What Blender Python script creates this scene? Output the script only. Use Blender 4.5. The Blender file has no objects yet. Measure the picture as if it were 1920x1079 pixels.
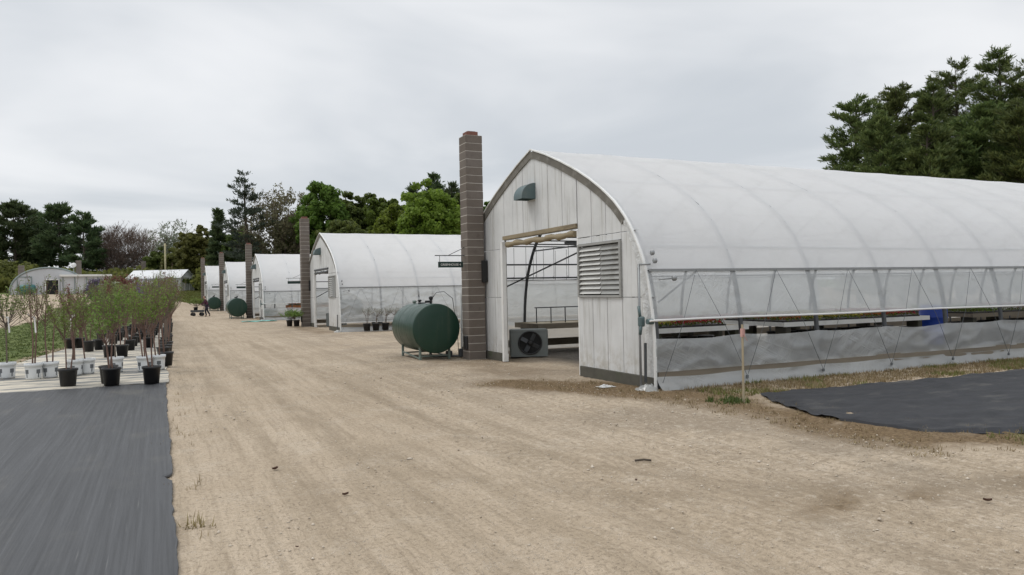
import bpy, math, random
import numpy as np
from mathutils import Vector, Matrix, noise as mnoise
R = math.radians
PI = math.pi
scene = bpy.context.scene
COL = scene.collection
random.seed(7)

# ------------------------------------------------------------------ terrain
LZ = ([-500, 45, 60, 80, 100, 128, 150, 250, 600], [0, 0, .30, .9, 1.7, 2.6, 3.1, 4.0, 5.0])
RZ = ([-500, 64, 80, 93, 110, 130, 150, 250, 600], [0, 0, .28, .45, 1.5, 2.6, 3.1, 4.0, 5.0])
def zt(x, y):
    w = np.clip((5.0 - np.asarray(x, float)) / 7.0, 0, 1)
    w = w * w * (3 - 2 * w)
    return w * np.interp(y, *LZ) + (1 - w) * np.interp(y, *RZ)
def zf(x, y): return float(zt(x, y))

# ------------------------------------------------------------------ tagging
def tag(o, label=None, cat=None, group=None, kind=None):
    if label: o['label'] = label
    if cat: o['category'] = cat
    if group: o['group'] = group
    if kind: o['kind'] = kind
    return o
def link(o, parent=None):
    COL.objects.link(o)
    if parent: o.parent = parent
    return o
def thing(name, loc, label, cat, group=None, rz=0.0):
    o = bpy.data.objects.new(name, None)
    o.empty_display_size = .2
    o.location = loc; o.rotation_euler = (0, 0, rz)
    link(o); return tag(o, label, cat, group)
def part(name, me, parent=None, loc=None):
    o = bpy.data.objects.new(name, me)
    if loc: o.location = loc
    return link(o, parent)
def copy_tree(o, parent=None):
    c = o.copy(); COL.objects.link(c)
    if parent: c.parent = parent
    for ch in list(o.children): copy_tree(ch, c)
    return c

# ------------------------------------------------------------------ mesh builder
class MB:
    def __init__(s): s.v = []; s.f = []; s.m = []; s.mi = 0; s.sm = []; s.smooth = False
    def face(s, idx):
        s.f.append(tuple(idx)); s.m.append(s.mi); s.sm.append(s.smooth)
    def add(s, vs, fs):
        b = len(s.v); s.v += [tuple(v) for v in vs]
        for f in fs: s.face([b + i for i in f])
        return b
    def box(s, c, d, rot=None, bev=0.0):
        x, y, z = d[0] / 2, d[1] / 2, d[2] / 2
        if bev > 0:
            bm = []; b = min(bev, x * .9, y * .9, z * .9)
            vs = []
            for sx in (-1, 1):
                for sy in (-1, 1):
                    for sz in (-1, 1):
                        vs += [(sx * x, sy * (y - b), sz * (z - b)), (sx * (x - b), sy * y, sz * (z - b)), (sx * (x - b), sy * (y - b), sz * z)]
            def I(sx, sy, sz, k): return ((sx > 0) * 4 + (sy > 0) * 2 + (sz > 0)) * 3 + k
            fs = []
            for sg in (-1, 1):
                fs.append([I(sg, -1, -1, 0), I(sg, 1, -1, 0), I(sg, 1, 1, 0), I(sg, -1, 1, 0)][::sg])
                fs.append([I(-1, sg, -1, 1), I(-1, sg, 1, 1), I(1, sg, 1, 1), I(1, sg, -1, 1)][::sg])
                fs.append([I(-1, -1, sg, 2), I(1, -1, sg, 2), I(1, 1, sg, 2), I(-1, 1, sg, 2)][::sg])
            for a in (-1, 1):
                for c2 in (-1, 1):
                    q = a * c2
                    fs.append([I(a, c2, -1, 0), I(a, c2, -1, 1), I(a, c2, 1, 1), I(a, c2, 1, 0)][::q])
                    fs.append([I(a, -1, c2, 0), I(a, 1, c2, 0), I(a, 1, c2, 2), I(a, -1, c2, 2)][::q])
                    fs.append([I(-1, a, c2, 1), I(-1, a, c2, 2), I(1, a, c2, 2), I(1, a, c2, 1)][::q])
                    for e in (-1, 1):
                        fs.append([I(a, c2, e, 0), I(a, c2, e, 2), I(a, c2, e, 1)][::a * c2 * e])
        else:
            vs = [(i * x, j * y, k * z) for i in (-1, 1) for j in (-1, 1) for k in (-1, 1)]
            fs = [(0, 1, 3, 2), (4, 6, 7, 5), (0, 4, 5, 1), (2, 3, 7, 6), (0, 2, 6, 4), (1, 5, 7, 3)]
        if rot is not None: vs = [rot @ Vector(v) for v in vs]
        s.add([(v[0] + c[0], v[1] + c[1], v[2] + c[2]) for v in vs], fs)
    def bar(s, p, q, w, h=None):
        p, q = Vector(p), Vector(q); d = q - p
        rot = d.to_track_quat('X', 'Z').to_matrix()
        s.box(tuple((p + q) / 2), (d.length, w, h or w), rot)
    def tube(s, pts, r, seg=8, cap=True, smooth=True):
        pts = [Vector(p) for p in pts]; n = len(pts)
        rs = r if isinstance(r, (list, tuple)) else [r] * n
        o = s.smooth; s.smooth = smooth
        prev = None; base = len(s.v)
        for i in range(n):
            t = (pts[min(i + 1, n - 1)] - pts[max(i - 1, 0)])
            if t.length < 1e-9: t = Vector((0, 0, 1))
            t.normalize()
            if prev is None:
                a = Vector((0, 0, 1)) if abs(t.z) < .9 else Vector((1, 0, 0))
                u = t.cross(a).normalized()
            else:
                u = (prev - t * prev.dot(t))
                u = u.normalized() if u.length > 1e-6 else t.orthogonal().normalized()
            prev = u; w = t.cross(u)
            for k in range(seg):
                a = 2 * PI * k / seg
                s.v.append(tuple(pts[i] + (u * math.cos(a) + w * math.sin(a)) * rs[i]))
        for i in range(n - 1):
            for k in range(seg):
                a = base + i * seg + k; b = base + i * seg + (k + 1) % seg
                s.face((a, b, b + seg, a + seg))
        s.smooth = False
        if cap:
            s.face([base + k for k in range(seg)][::-1]); s.face([base + (n - 1) * seg + k for k in range(seg)])
        s.smooth = o
    def lathe(s, prof, seg=20, c=(0, 0, 0), axis='Z', smooth=True, capb=True, capt=True):
        base = len(s.v); n = len(prof); o = s.smooth; s.smooth = smooth
        for (r, h) in prof:
            for k in range(seg):
                a = 2 * PI * k / seg; x, y = r * math.cos(a), r * math.sin(a)
                p = {'Z': (x, y, h), 'Y': (x, h, y), 'X': (h, x, y)}[axis]
                s.v.append((p[0] + c[0], p[1] + c[1], p[2] + c[2]))
        for i in range(n - 1):
            for k in range(seg):
                a = base + i * seg + k; b = base + i * seg + (k + 1) % seg
                s.face((a, b, b + seg, a + seg))
        s.smooth = False
        if capb: s.face([base + k for k in range(seg)][::-1])
        if capt: s.face([base + (n - 1) * seg + k for k in range(seg)])
        s.smooth = o
    def grid(s, fn, nu, nv, smooth=True):
        b = len(s.v); o = s.smooth; s.smooth = smooth
        for i in range(nu + 1):
            for j in range(nv + 1): s.v.append(tuple(fn(i / nu, j / nv)))
        for i in range(nu):
            for j in range(nv):
                a = b + i * (nv + 1) + j
                s.face((a, a + nv + 1, a + nv + 2, a + 1))
        s.smooth = o
    def mesh(s, name, *mats):
        me = bpy.data.meshes.new(name)
        me.from_pydata(s.v, [], s.f)
        for m in mats: me.materials.append(m)
        me.polygons.foreach_set('material_index', s.m)
        me.polygons.foreach_set('use_smooth', s.sm)
        me.update(); return me

def npmesh(name, V, F, mats, mi=None, smooth=False):
    me = bpy.data.meshes.new(name)
    V = np.asarray(V, np.float32); F = np.asarray(F, np.int32); k = F.shape[1]
    me.vertices.add(len(V)); me.vertices.foreach_set('co', V.ravel())
    me.loops.add(F.size); me.loops.foreach_set('vertex_index', F.ravel())
    me.polygons.add(len(F)); me.polygons.foreach_set('loop_start', np.arange(0, F.size, k, dtype=np.int32))
    me.polygons.foreach_set('loop_total', np.full(len(F), k, np.int32))
    for m in mats: me.materials.append(m)
    if mi is not None: me.polygons.foreach_set('material_index', np.asarray(mi, np.int32))
    me.polygons.foreach_set('use_smooth', np.full(len(F), smooth))
    me.update(calc_edges=True); me.validate(); return me

def cards(C, U, W):
    """rhombus leaves: centres C, half length vectors U, half width vectors W"""
    n = len(C)
    V = np.empty((n, 4, 3)); V[:, 0] = C - U; V[:, 1] = C + W; V[:, 2] = C + U; V[:, 3] = C - W
    return V.reshape(-1, 3), np.arange(n * 4).reshape(n, 4)
def rnd_dirs(rng, n):
    d = rng.normal(size=(n, 3)); return d / np.linalg.norm(d, axis=1)[:, None]
def unit(a): return a / np.maximum(np.linalg.norm(a, axis=1), 1e-9)[:, None]

# ------------------------------------------------------------------ materials
class NT:
    def __init__(s, name):
        s.mat = bpy.data.materials.new(name); s.mat.use_nodes = True
        s.t = s.mat.node_tree; s.t.nodes.clear()
        s.out = s.t.nodes.new('ShaderNodeOutputMaterial')
    def n(s, typ, ins=None, **kw):
        nd = s.t.nodes.new('ShaderNode' + typ)
        for k, v in kw.items(): setattr(nd, k, v)
        for k, v in (ins or {}).items():
            sock = nd.inputs[k]
            if isinstance(v, bpy.types.NodeSocket): s.t.links.new(v, sock)
            else: sock.default_value = v
        return nd
    def noise(s, vec, scale, detail=4, rough=.6, dist=0.0):
        return s.n('TexNoise', {'Vector': vec, 'Scale': scale, 'Detail': detail, 'Roughness': rough, 'Distortion': dist}).outputs['Fac']
    def coord(s, kind='Object', scale=(1, 1, 1)):
        if kind == 'World': o = s.n('NewGeometry').outputs['Position']
        else: o = s.n('TexCoord').outputs[kind]
        if scale != (1, 1, 1): o = s.n('Mapping', {'Vector': o, 'Scale': scale}).outputs[0]
        return o
    def ramp(s, fac, a, b, lo=0.0, hi=1.0):
        return s.n('MapRange', {'Value': fac, 'From Min': a, 'From Max': b, 'To Min': lo, 'To Max': hi}, interpolation_type='SMOOTHSTEP').outputs[0]
    def mix(s, fac, a, b, mode='MIX'):
        nd = s.t.nodes.new('ShaderNodeMix'); nd.data_type = 'RGBA'; nd.blend_type = mode
        for i, v in ((0, fac), (6, a), (7, b)):
            if isinstance(v, bpy.types.NodeSocket): s.t.links.new(v, nd.inputs[i])
            elif i == 0: nd.inputs[0].default_value = v
            else: nd.inputs[i].default_value = (*v[:3], 1)
        return nd.outputs[2]
    def math(s, op, a, b=None, clamp=False):
        nd = s.t.nodes.new('ShaderNodeMath'); nd.operation = op; nd.use_clamp = clamp
        for i, v in ((0, a), (1, b)):
            if v is None: continue
            if isinstance(v, bpy.types.NodeSocket): s.t.links.new(v, nd.inputs[i])
            else: nd.inputs[i].default_value = v
        return nd.outputs[0]
    def bump(s, h, strength=.3, dist=.02, normal=None):
        ins = {'Height': h, 'Strength': strength, 'Distance': dist}
        if normal: ins['Normal'] = normal
        return s.n('Bump', ins).outputs[0]
    def done(s, sh):
        s.t.links.new(sh, s.out.inputs[0]); return s.mat
    def bsdf(s, col, rough=.6, normal=None, metal=0.0, spec=.4, **kw):
        ins = {'Base Color': col if isinstance(col, bpy.types.NodeSocket) else (*col[:3], 1), 'Roughness': rough, 'Metallic': metal, 'Specular IOR Level': spec}
        if normal: ins['Normal'] = normal
        ins.update(kw)
        return s.n('BsdfPrincipled', ins).outputs[0]

def simple(name, c, rough=.6, var=.25, scale=4, bump=.15, bs=60, metal=0.0, spec=.4, stretch=(1, 1, 1), dirt=None, dirt_amt=.4, dscale=2.0, bd=.005):
    t = NT(name); co = t.coord('Object', stretch)
    col = t.mix(t.noise(co, scale), [x * (1 - var) for x in c], [min(1, x * (1 + var)) for x in c])
    if dirt:
        col = t.mix(t.math('MULTIPLY', t.ramp(t.noise(co, dscale, 6, .65), .5, .75), dirt_amt), col, dirt)
    nm = t.bump(t.noise(co, bs, 3), bump, bd)
    return t.done(t.bsdf(col, rough, nm, metal, spec))

def film(name, transp, col=(.86, .87, .87), trans=.45, rough=.3, wr=.3, wscale=3.0, dirt=.12, gloss=.06, stretch=(1, 1, 1), fold=0.0):
    t = NT(name); co = t.coord('Object', stretch)
    d = t.ramp(t.noise(co, 1.3, 6, .7), .45, .8)
    c = t.mix(t.math('MULTIPLY', d, dirt), col, (.42, .42, .38))
    w1 = t.noise(co, wscale, 5, .6, 1.5)
    if fold > 0:
        cr = None
        for an, sc_ in ((36, .8), (-22, .6), (58, 1.3)):
            v_ = t.n('Mapping', {'Vector': t.coord('Object'), 'Scale': (1, .2, 1), 'Rotation': (0, R(an), 0)}).outputs[0]
            v_ = t.n('Mapping', {'Vector': v_, 'Scale': (.35 * sc_, 1, 5.0 * sc_)}).outputs[0]
            n_ = t.noise(v_, 1.0, 4, .55, .8)
            r_ = t.math('POWER', t.math('SUBTRACT', 1.0, t.math('MULTIPLY', t.math('ABSOLUTE', t.math('SUBTRACT', n_, .5)), 2.6), True), 6.0)
            r_ = t.math('MULTIPLY', r_, t.ramp(t.noise(t.coord('Object'), .5, 2, .5), .46, .72))
            cr = r_ if cr is None else t.math('MAXIMUM', cr, r_)
        nm = t.bump(cr, .6, .03, t.bump(w1, wr, .03))
    else:
        nm = t.bump(w1, wr, .05)
    dif = t.n('BsdfDiffuse', {'Color': c, 'Normal': nm}).outputs[0]
    trl = t.n('BsdfTranslucent', {'Color': c, 'Normal': nm}).outputs[0]
    a = t.n('MixShader', {0: trans, 1: dif, 2: trl}).outputs[0]
    gl = t.n('BsdfGlossy', {'Color': (1, 1, 1, 1), 'Roughness': rough, 'Normal': nm}).outputs[0]
    a = t.n('MixShader', {0: gloss, 1: a, 2: gl}).outputs[0]
    tr = t.n('BsdfTransparent', {'Color': (.95, .96, .96, 1)}).outputs[0]
    f = t.math('ADD', t.math('MULTIPLY', d, -transp * .25), transp, True)
    if fold > 0: f = t.math('SUBTRACT', f, t.math('MULTIPLY', cr, fold), True)
    return t.done(t.n('MixShader', {0: f, 1: a, 2: tr}).outputs[0])

def leafmat(name, c1, c2, trans=.35, rough=.55):
    t = NT(name)
    rnd = t.n('NewGeometry').outputs['Random Per Island']
    pos = t.coord('Object')
    k = t.math('ADD', t.math('MULTIPLY', rnd, .6), t.math('MULTIPLY', t.noise(pos, .35, 3), .5))
    col = t.mix(t.ramp(k, .15, .95), c1, c2)
    oi = t.n('ObjectInfo').outputs['Random']
    col = t.n('HueSaturation', {'Color': col, 'Hue': t.math('ADD', t.math('MULTIPLY', oi, .03), .485), 'Value': t.math('ADD', t.math('MULTIPLY', oi, .3), .85), 'Saturation': 1.0}).outputs[0]
    b = t.bsdf(col, rough, spec=.25)
    tr = t.n('BsdfTranslucent', {'Color': col}).outputs[0]
    return t.done(t.n('MixShader', {0: trans, 1: b, 2: tr}).outputs[0])

M = {}
M['roof'] = film('poly_roof_film', .045, (.94, .945, .95), .48, .35, .10, .8, .14, .03)
M['curtain'] = film('poly_curtain_film', .38, (.74, .765, .77), .5, .20, .35, 2.2, .15, .12, fold=.16)
M['lower'] = film('poly_lower_curtain_film', .50, (.74, .765, .77), .5, .20, .35, 2.2, .12, .14, fold=.22)
M['skirt'] = film('poly_skirt_film', .34, (.60, .62, .62), .45, .25, .6, 3.0, .35, .12, fold=.1)
M['wrap'] = film('poly_wrap_film', .06, (.76, .77, .765), .25, .3, .8, 6.0, .45, .10)
def panelmat():
    t = NT('white_painted_panel'); co = t.coord('Object')
    n1 = t.noise(co, 1.1, 5, .65)
    st = t.noise(t.coord('Object', (6, 9, .5)), 1.0, 5, .7)
    col = t.mix(t.ramp(n1, .3, .7), (.56, .565, .56), (.66, .665, .66))
    col = t.mix(t.math('MULTIPLY', t.ramp(st, .50, .72), .65), col, (.34, .33, .295))
    z = t.n('SeparateXYZ', {0: co}).outputs[2]
    spl = t.math('MULTIPLY', t.ramp(z, .9, .15), t.ramp(t.noise(co, 5, 5, .7), .35, .7))
    col = t.mix(t.math('MULTIPLY', spl, .6), col, (.33, .29, .22))
    h = t.n('TexWave', {'Vector': co, 'Scale': 6.0, 'Distortion': .4}, bands_direction='Y').outputs['Fac']
    nm = t.bump(t.math('ADD', t.math('MULTIPLY', h, .35), t.noise(co, 12, 3)), .2, .006)
    return t.done(t.bsdf(col, .55, nm, spec=.35))
M['panel'] = panelmat()
M['seam'] = simple('seam_backing', (.16, .155, .145), .8)
M['trimwood'] = simple('weathered_trim_wood', (.15, .14, .12), .85, .4, 3, .4, 30, stretch=(1, 1, 1), dirt=(.35, .34, .31), dirt_amt=.6, dscale=5)
M['white'] = simple('white_paint', (.74, .74, .72), .5, .08, 3, .1, 40, dirt=(.4, .37, .3), dirt_amt=.35)
M['galv'] = simple('galvanised_pipe', (.27, .28, .285), .45, .2, 6, .05, 60, metal=.3)
M['rope'] = simple('grey_cord', (.13, .14, .145), .8, .2)
M['pipedark'] = simple('dark_pipe', (.075, .08, .085), .5, .3, 6, .05, 60, metal=.2)
M['whitepipe'] = simple('white_roll_pipe', (.70, .70, .69), .45, .1, 4, .05, 40)
M['wood'] = simple('old_board', (.20, .17, .13), .85, .35, 4, .4, 25, stretch=(.3, 3, 3), dirt=(.08, .07, .06), dirt_amt=.6)
M['palewood'] = simple('pale_timber', (.46, .40, .30), .8, .25, 3, .3, 20, stretch=(3, .4, 3), dirt=(.2, .16, .11), dirt_amt=.5)
M['rollwood'] = simple('tan_rolled_door', (.27, .22, .14), .75, .35, 3, .3, 14, stretch=(3, .5, 3), dirt=(.12, .09, .06), dirt_amt=.8)
M['base'] = simple('concrete_sill', (.085, .08, .065), .9, .35, 5, .4, 30, dirt=(.07, .09, .04), dirt_amt=.5)
M['louver'] = simple('louver_metal', (.58, .575, .55), .5, .12, 3, .1, 40, metal=.1, dirt=(.2, .18, .14), dirt_amt=.5)
M['louver2'] = simple('louver_metal_bare', (.34, .34, .325), .5, .15, 3, .1, 40, metal=.2, dirt=(.15, .14, .11), dirt_amt=.5)
M['hood'] = simple('hood_steel', (.10, .145, .15), .45, .15, 3, .05, 40, metal=.2, dirt=(.2, .2, .18), dirt_amt=.4)
M['black'] = simple('black_plastic', (.018, .018, .019), .45, .2, 6, .1, 80, spec=.5)
M['bucket'] = simple('white_plastic', (.66, .68, .69), .4, .06, 5, .03, 50, dirt=(.4, .36, .28), dirt_amt=.3)
M['print'] = simple('bucket_print', (.12, .13, .14), .5)
M['soil'] = simple('potting_soil', (.035, .026, .018), .95, .4, 20, .8, 60)
M['block'] = simple('brown_block', (.14, .117, .098), .9, .22, 2.2, .5, 45, dirt=(.17, .145, .13), dirt_amt=.5, dscale=4, bd=.01)
M['block2'] = simple('brown_block_weathered', (.155, .132, .114), .9, .25, 2.2, .5, 45, dirt=(.08, .065, .058), dirt_amt=.5, dscale=4, bd=.01)
M['mortar'] = simple('grey_mortar', (.42, .39, .35), .95, .2, 8, .4, 60)
M['clay'] = simple('clay_flue', (.17, .075, .055), .8, .25, 6, .3, 50)
M['tank'] = simple('green_tank_paint', (.006, .036, .027), .30, .18, 2.0, .04, 12, spec=.5, dirt=(.06, .09, .07), dirt_amt=.25, dscale=2.5)
t_ = NT('green_tank_enamel'); c_ = t_.coord('Object')
k_ = t_.mix(t_.noise(c_, 1.6, 4), (.006, .031, .019), (.010, .047, .029))
st_ = t_.noise(t_.coord('Object', (5, 5, .6)), 1.0, 6, .72)
k_ = t_.mix(t_.math('MULTIPLY', t_.ramp(st_, .52, .74), .5), k_, (.05, .075, .048))
k_ = t_.mix(t_.ramp(t_.noise(c_, 7, 6, .75), .66, .74), k_, (.07, .035, .018))
M['tank'] = t_.done(t_.bsdf(k_, t_.ramp(st_, .3, .8, .28, .55), t_.bump(t_.noise(c_, 9, 3), .05, .01), spec=.5))
M['tanklt'] = simple('pale_green_steel', (.17, .21, .185), .6, .2, 4, .1, 40)
M['teal'] = simple('teal_paint', (.03, .12, .12), .5, .2, 2, .1, 20)
M['sign'] = simple('dark_green_sign', (.018, .04, .036), .5, .15, 4)
M['letter'] = simple('white_lettering', (.75, .75, .73), .5, .05, 4)
M['blue'] = simple('blue_plastic', (.015, .05, .30), .4, .2, 2, .1, 20)
M['fanbox'] = simple('grey_fan_box', (.20, .22, .215), .55, .15, 3, .1, 30, dirt=(.12, .12, .1), dirt_amt=.4)
M['rubber'] = simple('rubber', (.02, .02, .02), .8, .2)
M['bark'] = simple('bark', (.085, .068, .052), .9, .35, 3, .6, 18, stretch=(1, 1, .25))
M['barkgrey'] = simple('bark_grey', (.15, .135, .12), .9, .35, 3, .6, 18, stretch=(1, 1, .25))
M['stem'] = simple('sapling_stem', (.15, .12, .095), .8, .3, 8, .2, 60)
M['redstem'] = simple('red_twig', (.17, .105, .082), .7, .3, 8, .1, 60)
M['stake'] = simple('stake_wood', (.38, .32, .22), .8, .25, 5, .2, 30, stretch=(3, 3, .5))
M['pinktape'] = simple('pink_tape', (.52, .30, .27), .6, .1)
M['ribbon'] = simple('white_ribbon', (.8, .79, .77), .6, .05)
M['skin'] = simple('skin', (.45, .27, .2), .6, .1)
M['coat'] = simple('maroon_coat', (.085, .028, .055), .85, .35, 9)
M['trousers'] = simple('dark_trousers', (.022, .022, .035), .85, .3, 9)
M['hair'] = simple('brown_hair', (.045, .028, .02), .8, .3, 20)
M['stone'] = simple('pale_stone', (.46, .40, .33), .9, .35, 3, .3, 30)
M['deadleaf'] = simple('dead_leaf', (.075, .035, .022), .8, .3, 20)
M['orange'] = simple('orange_crate', (.36, .14, .05), .7, .35, 3)
M['aqua'] = simple('aqua_sheet', (.16, .42, .36), .6, .2, 3)
M['tunnel'] = simple('white_tunnel_plastic', (.62, .63, .64), .5, .08, .6, .1, 3)
M['greywall'] = simple('pale_grey_wall', (.50, .51, .53), .6, .12, .8, .1, 6)
M['dark'] = simple('dark_opening', (.02, .02, .02), .9, .3, 2)
M['greytrim'] = simple('grey_green_trim', (.22, .26, .255), .5, .15, 2)
M['pole'] = simple('pale_pole', (.40, .36, .22), .8, .2, 3)
def mk(n, a, b, tr=.35): M[n] = leafmat(n, a, b, tr)
mk('leaf_maple', (.085, .140, .024), (.175, .26, .050), 0.58)
mk('leaf_bright', (.115, .165, .020), (.23, .30, .050), 0.58)
mk('leaf_dark', (.085, .125, .030), (.165, .21, .055), 0.55)
mk('leaf_olive', (.11, .122, .030), (.20, .205, .06), 0.55)
mk('leaf_brown', (.12, .115, .06), (.23, .215, .125), 0.4)
mk('leaf_pale', (.13, .17, .10), (.30, .34, .24))
mk('twig_brown', (.11, .078, .062), (.185, .14, .112), 0.1)
mk('pine', (.056, .088, .028), (.16, .195, .060), 0.32)
mk('pine_far', (.052, .086, .040), (.115, .15, .062), 0.32)
mk('larch', (.048, .066, .050), (.105, .13, .09), 0.3)
mk('sap_green', (.10, .17, .028), (.23, .33, .08), 0.45)
mk('sap_olive', (.10, .135, .036), (.23, .275, .095), 0.45)
mk('sap_red', (.15, .055, .045), (.26, .12, .085), .45)
mk('sap_purple', (.10, .08, .13), (.22, .18, .27))
mk('petal_red', (.30, .02, .03), (.5, .07, .06))
mk('petal_yellow', (.38, .32, .04), (.55, .48, .12))
mk('petal_orange', (.25, .06, .02), (.42, .15, .05))
mk('petal_white', (.45, .45, .42), (.65, .63, .6))
mk('bed_green', (.06, .09, .015), (.16, .20, .04))
mk('grass_green', (.085, .105, .024), (.20, .21, .06))
mk('lawn', (.055, .082, .020), (.125, .15, .045))
mk('grass_dry', (.16, .115, .055), (.36, .29, .16), 0.2)
mk('white_flower', (.30, .32, .28), (.55, .56, .5))

# ------------------------------------------------------------------ ground
def poly_dist(px, py, poly):
    """signed distance (positive inside) to polygon, numpy"""
    n = len(poly); d = np.full(px.shape, 1e9); ins = np.zeros(px.shape, bool)
    for i in range(n):
        x1, y1 = poly[i]; x2, y2 = poly[(i + 1) % n]
        ex, ey = x2 - x1, y2 - y1; wx, wy = px - x1, py - y1
        t = np.clip((wx * ex + wy * ey) / (ex * ex + ey * ey + 1e-12), 0, 1)
        d = np.minimum(d, np.hypot(wx - ex * t, wy - ey * t))
        c = ((y1 > py) != (y2 > py)) & (px < ex * (py - y1) / (ey + 1e-12 * (ey == 0)) + x1)
        ins ^= c
    return np.where(ins, d, -d)
def line_dist(px, py, pts):
    d = np.full(px.shape, 1e9)
    for (x1, y1), (x2, y2) in zip(pts[:-1], pts[1:]):
        ex, ey = x2 - x1, y2 - y1; wx, wy = px - x1, py - y1
        t = np.clip((wx * ex + wy * ey) / (ex * ex + ey * ey + 1e-12), 0, 1)
        d = np.minimum(d, np.hypot(wx - ex * t, wy - ey * t))
    return d
def sst(a, b, x): t = np.clip((x - a) / (b - a), 0, 1); return t * t * (3 - 2 * t)
GRASS_WEDGE = [(-3.75, 22), (-2.75, 33), (.4, 64), (1.2, 86), (-4, 92), (-8.9, 81), (-7.6, 60), (-8.6, 48), (-14, 43), (-60, 40), (-60, 10), (-8, 12), (-5, 19)]
GRASS_BANK = [(-2.5, 101), (5.2, 99), (40, 103), (300, 110), (300, 500), (-300, 500), (-300, 132), (-24, 131), (-5, 128)]
RIGHT_STRIP = [(8.4, 10.3), (8.0, 9.15), (60, 8.85), (60, 10.3)]
DRY = [(5.9, 12.6), (6.9, 11.0), (7.45, 9.6), (7.5, 8.1), (7.55, 6.4), (7.35, 5.4), (8.4, 4.9), (10, 4.6), (14, 4.3)]
def lin(a, b, st): return list(np.arange(a, b, st))
xs = np.array(sorted(set(np.round(lin(-400, -60, 20) + lin(-60, -12, 2.5) + lin(-12, -1, .5) + lin(-1, 10, .09) + lin(10, 22, .35) + lin(22, 60, 2) + lin(60, 420, 20), 3))))
ys = np.array(sorted(set(np.round(lin(-30, 2, 2) + lin(2, 13, .09) + lin(13, 30, .3) + lin(30, 140, 1.2) + lin(140, 600, 20), 3))))
GX, GY = np.meshgrid(xs, ys, indexing='ij')
GZ = zt(GX, GY)
near = sst(30, 14, GY) * sst(20, 10, GX) * sst(-2, .5, GX)
rng = np.random.default_rng(3)
def wavy(x, y, seed, fx, fy, n=10):
    r = np.random.default_rng(seed); o = np.zeros_like(x)
    for i in range(n):
        a, b, p = r.normal() * fx, r.normal() * fy, r.uniform(0, 6.28)
        o += np.sin(a * x + b * y + p)
    return o / math.sqrt(n)
rut = wavy(GX, GY, 1, 7, .35, 14) * .007 + wavy(GX, GY, 2, 17, 1.2, 14) * .006 + wavy(GX, GY, 5, 22, 22, 18) * .005
for xc, w, dp in ((3.38, .17, .022), (1.95, .22, .016), (4.9, .2, .012), (2.6, .12, .01)):
    cx = xc + .12 * np.sin(GY * .22 + xc)
    rut -= dp * np.exp(-((GX - cx) / w) ** 2) * (.6 + .4 * np.sin(GY * .9 + xc * 3))
tread = np.exp(-((GX - 3.36) / .16) ** 2) * .002 * np.sign(np.sin(2 * PI * (GY / .22 + np.abs(GX - 3.36) * 2.2))) * sst(11, 8, GY)
patch = np.exp(-(((GX - 5.0) + (GY - 4.2) * .25) / .42) ** 2 - ((GY - 4.25) / .42) ** 2)
rut += tread + wavy(GX, GY, 9, 14, 30, 10) * .022 * patch
GZ = GZ + near * rut
nx, ny = len(xs), len(ys)
V = np.stack([GX, GY, GZ], -1).reshape(-1, 3)
ii, jj = np.meshgrid(np.arange(nx - 1), np.arange(ny - 1), indexing='ij')
a = (ii * ny + jj).ravel()
F = np.stack([a, a + ny, a + ny + 1, a + 1], 1)
wob = wavy(GX, GY, 21, 1.1, 1.1, 8) * .35
grass = np.maximum(sst(-.5, .7, poly_dist(GX, GY, GRASS_WEDGE) + wob), sst(-.8, .8, poly_dist(GX, GY, GRASS_BANK) + wob))
grass = np.maximum(grass, .40 * sst(-.25, .25, poly_dist(GX, GY, RIGHT_STRIP) + wob * .3))
grass = np.maximum(grass, .55 * sst(.7, .1, line_dist(GX, GY, [(8.6, 4.9), (10.5, 4.6), (14, 4.3), (30, 4)]) + wob * .4))
dry = sst(1.25, .2, line_dist(GX, GY, DRY) + wob * .8)
dry = np.maximum(dry, (.62 + .5 * wavy(GX, GY, 31, 5, 9, 8)).clip(0, 1) * np.exp(-(((GX - 5.0) + (GY - 4.2) * .5) / .75) ** 2 - ((GY - 4.25) / .50) ** 2))
dry = np.maximum(dry, (.55 + .5 * wavy(GX, GY, 32, 3, 9, 8)).clip(0, 1) * np.exp(-((GX - 7.4) / 1.1) ** 2 - ((GY - 3.9) / .35) ** 2))
dry = np.maximum(dry, .55 * sst(1.4, .5, np.abs(GX - 6.9) + wob * .6) * sst(12.5, 14, GY) * sst(21, 19, GY))
for yb in (38.4, 58.3, 78): dry = np.maximum(dry, .6 * sst(.9, .2, np.abs(GX - 6.6) + wob * .3) * sst(6.0, 4.8, np.abs(GY - yb)))
dry = np.maximum(dry, .6 * sst(1.3, .3, line_dist(GX, GY, [(-3.75, 21), (-2.7, 33), (.5, 64)]) + wob * .3))
pale = sst(0, 1.5, GX - 8.0) * sst(20, 19, GY) * sst(10.2, 10.8, GY)      # grey gravel floor under the first greenhouse
TR = [(2.9, 30), (3.1, 16), (3.25, 11), (3.4, 8), (3.75, 6.2), (4.6, 4.9), (6.2, 4.0), (9, 3.3), (16, 2.7)]
trk = np.zeros_like(GX)
for off, wd, am in ((0, .17, 1.0), (-1.45, .2, .8), (.45, .12, .6), (-1.0, .1, .45)):
    dln = line_dist(GX - off, GY - (-off * .35 if off else 0), TR)
    trk = np.maximum(trk, am * sst(wd * 1.5, wd * .3, dln + wob * .10))
for xc in (1.0, 1.9, 3.36, 4.4):
    trk = np.maximum(trk, .7 * sst(.24, .03, np.abs(GX - xc - .15 * np.sin(GY * .2 + xc)) + wob * .12) * sst(40, 10, GY))
me = npmesh('ground', V, F, [], smooth=True)
ca = me.color_attributes.new('cover', 'FLOAT_COLOR', 'POINT')
ca.data.foreach_set('color', np.stack([grass, dry, pale, trk], -1).reshape(-1).astype(np.float32))
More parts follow.
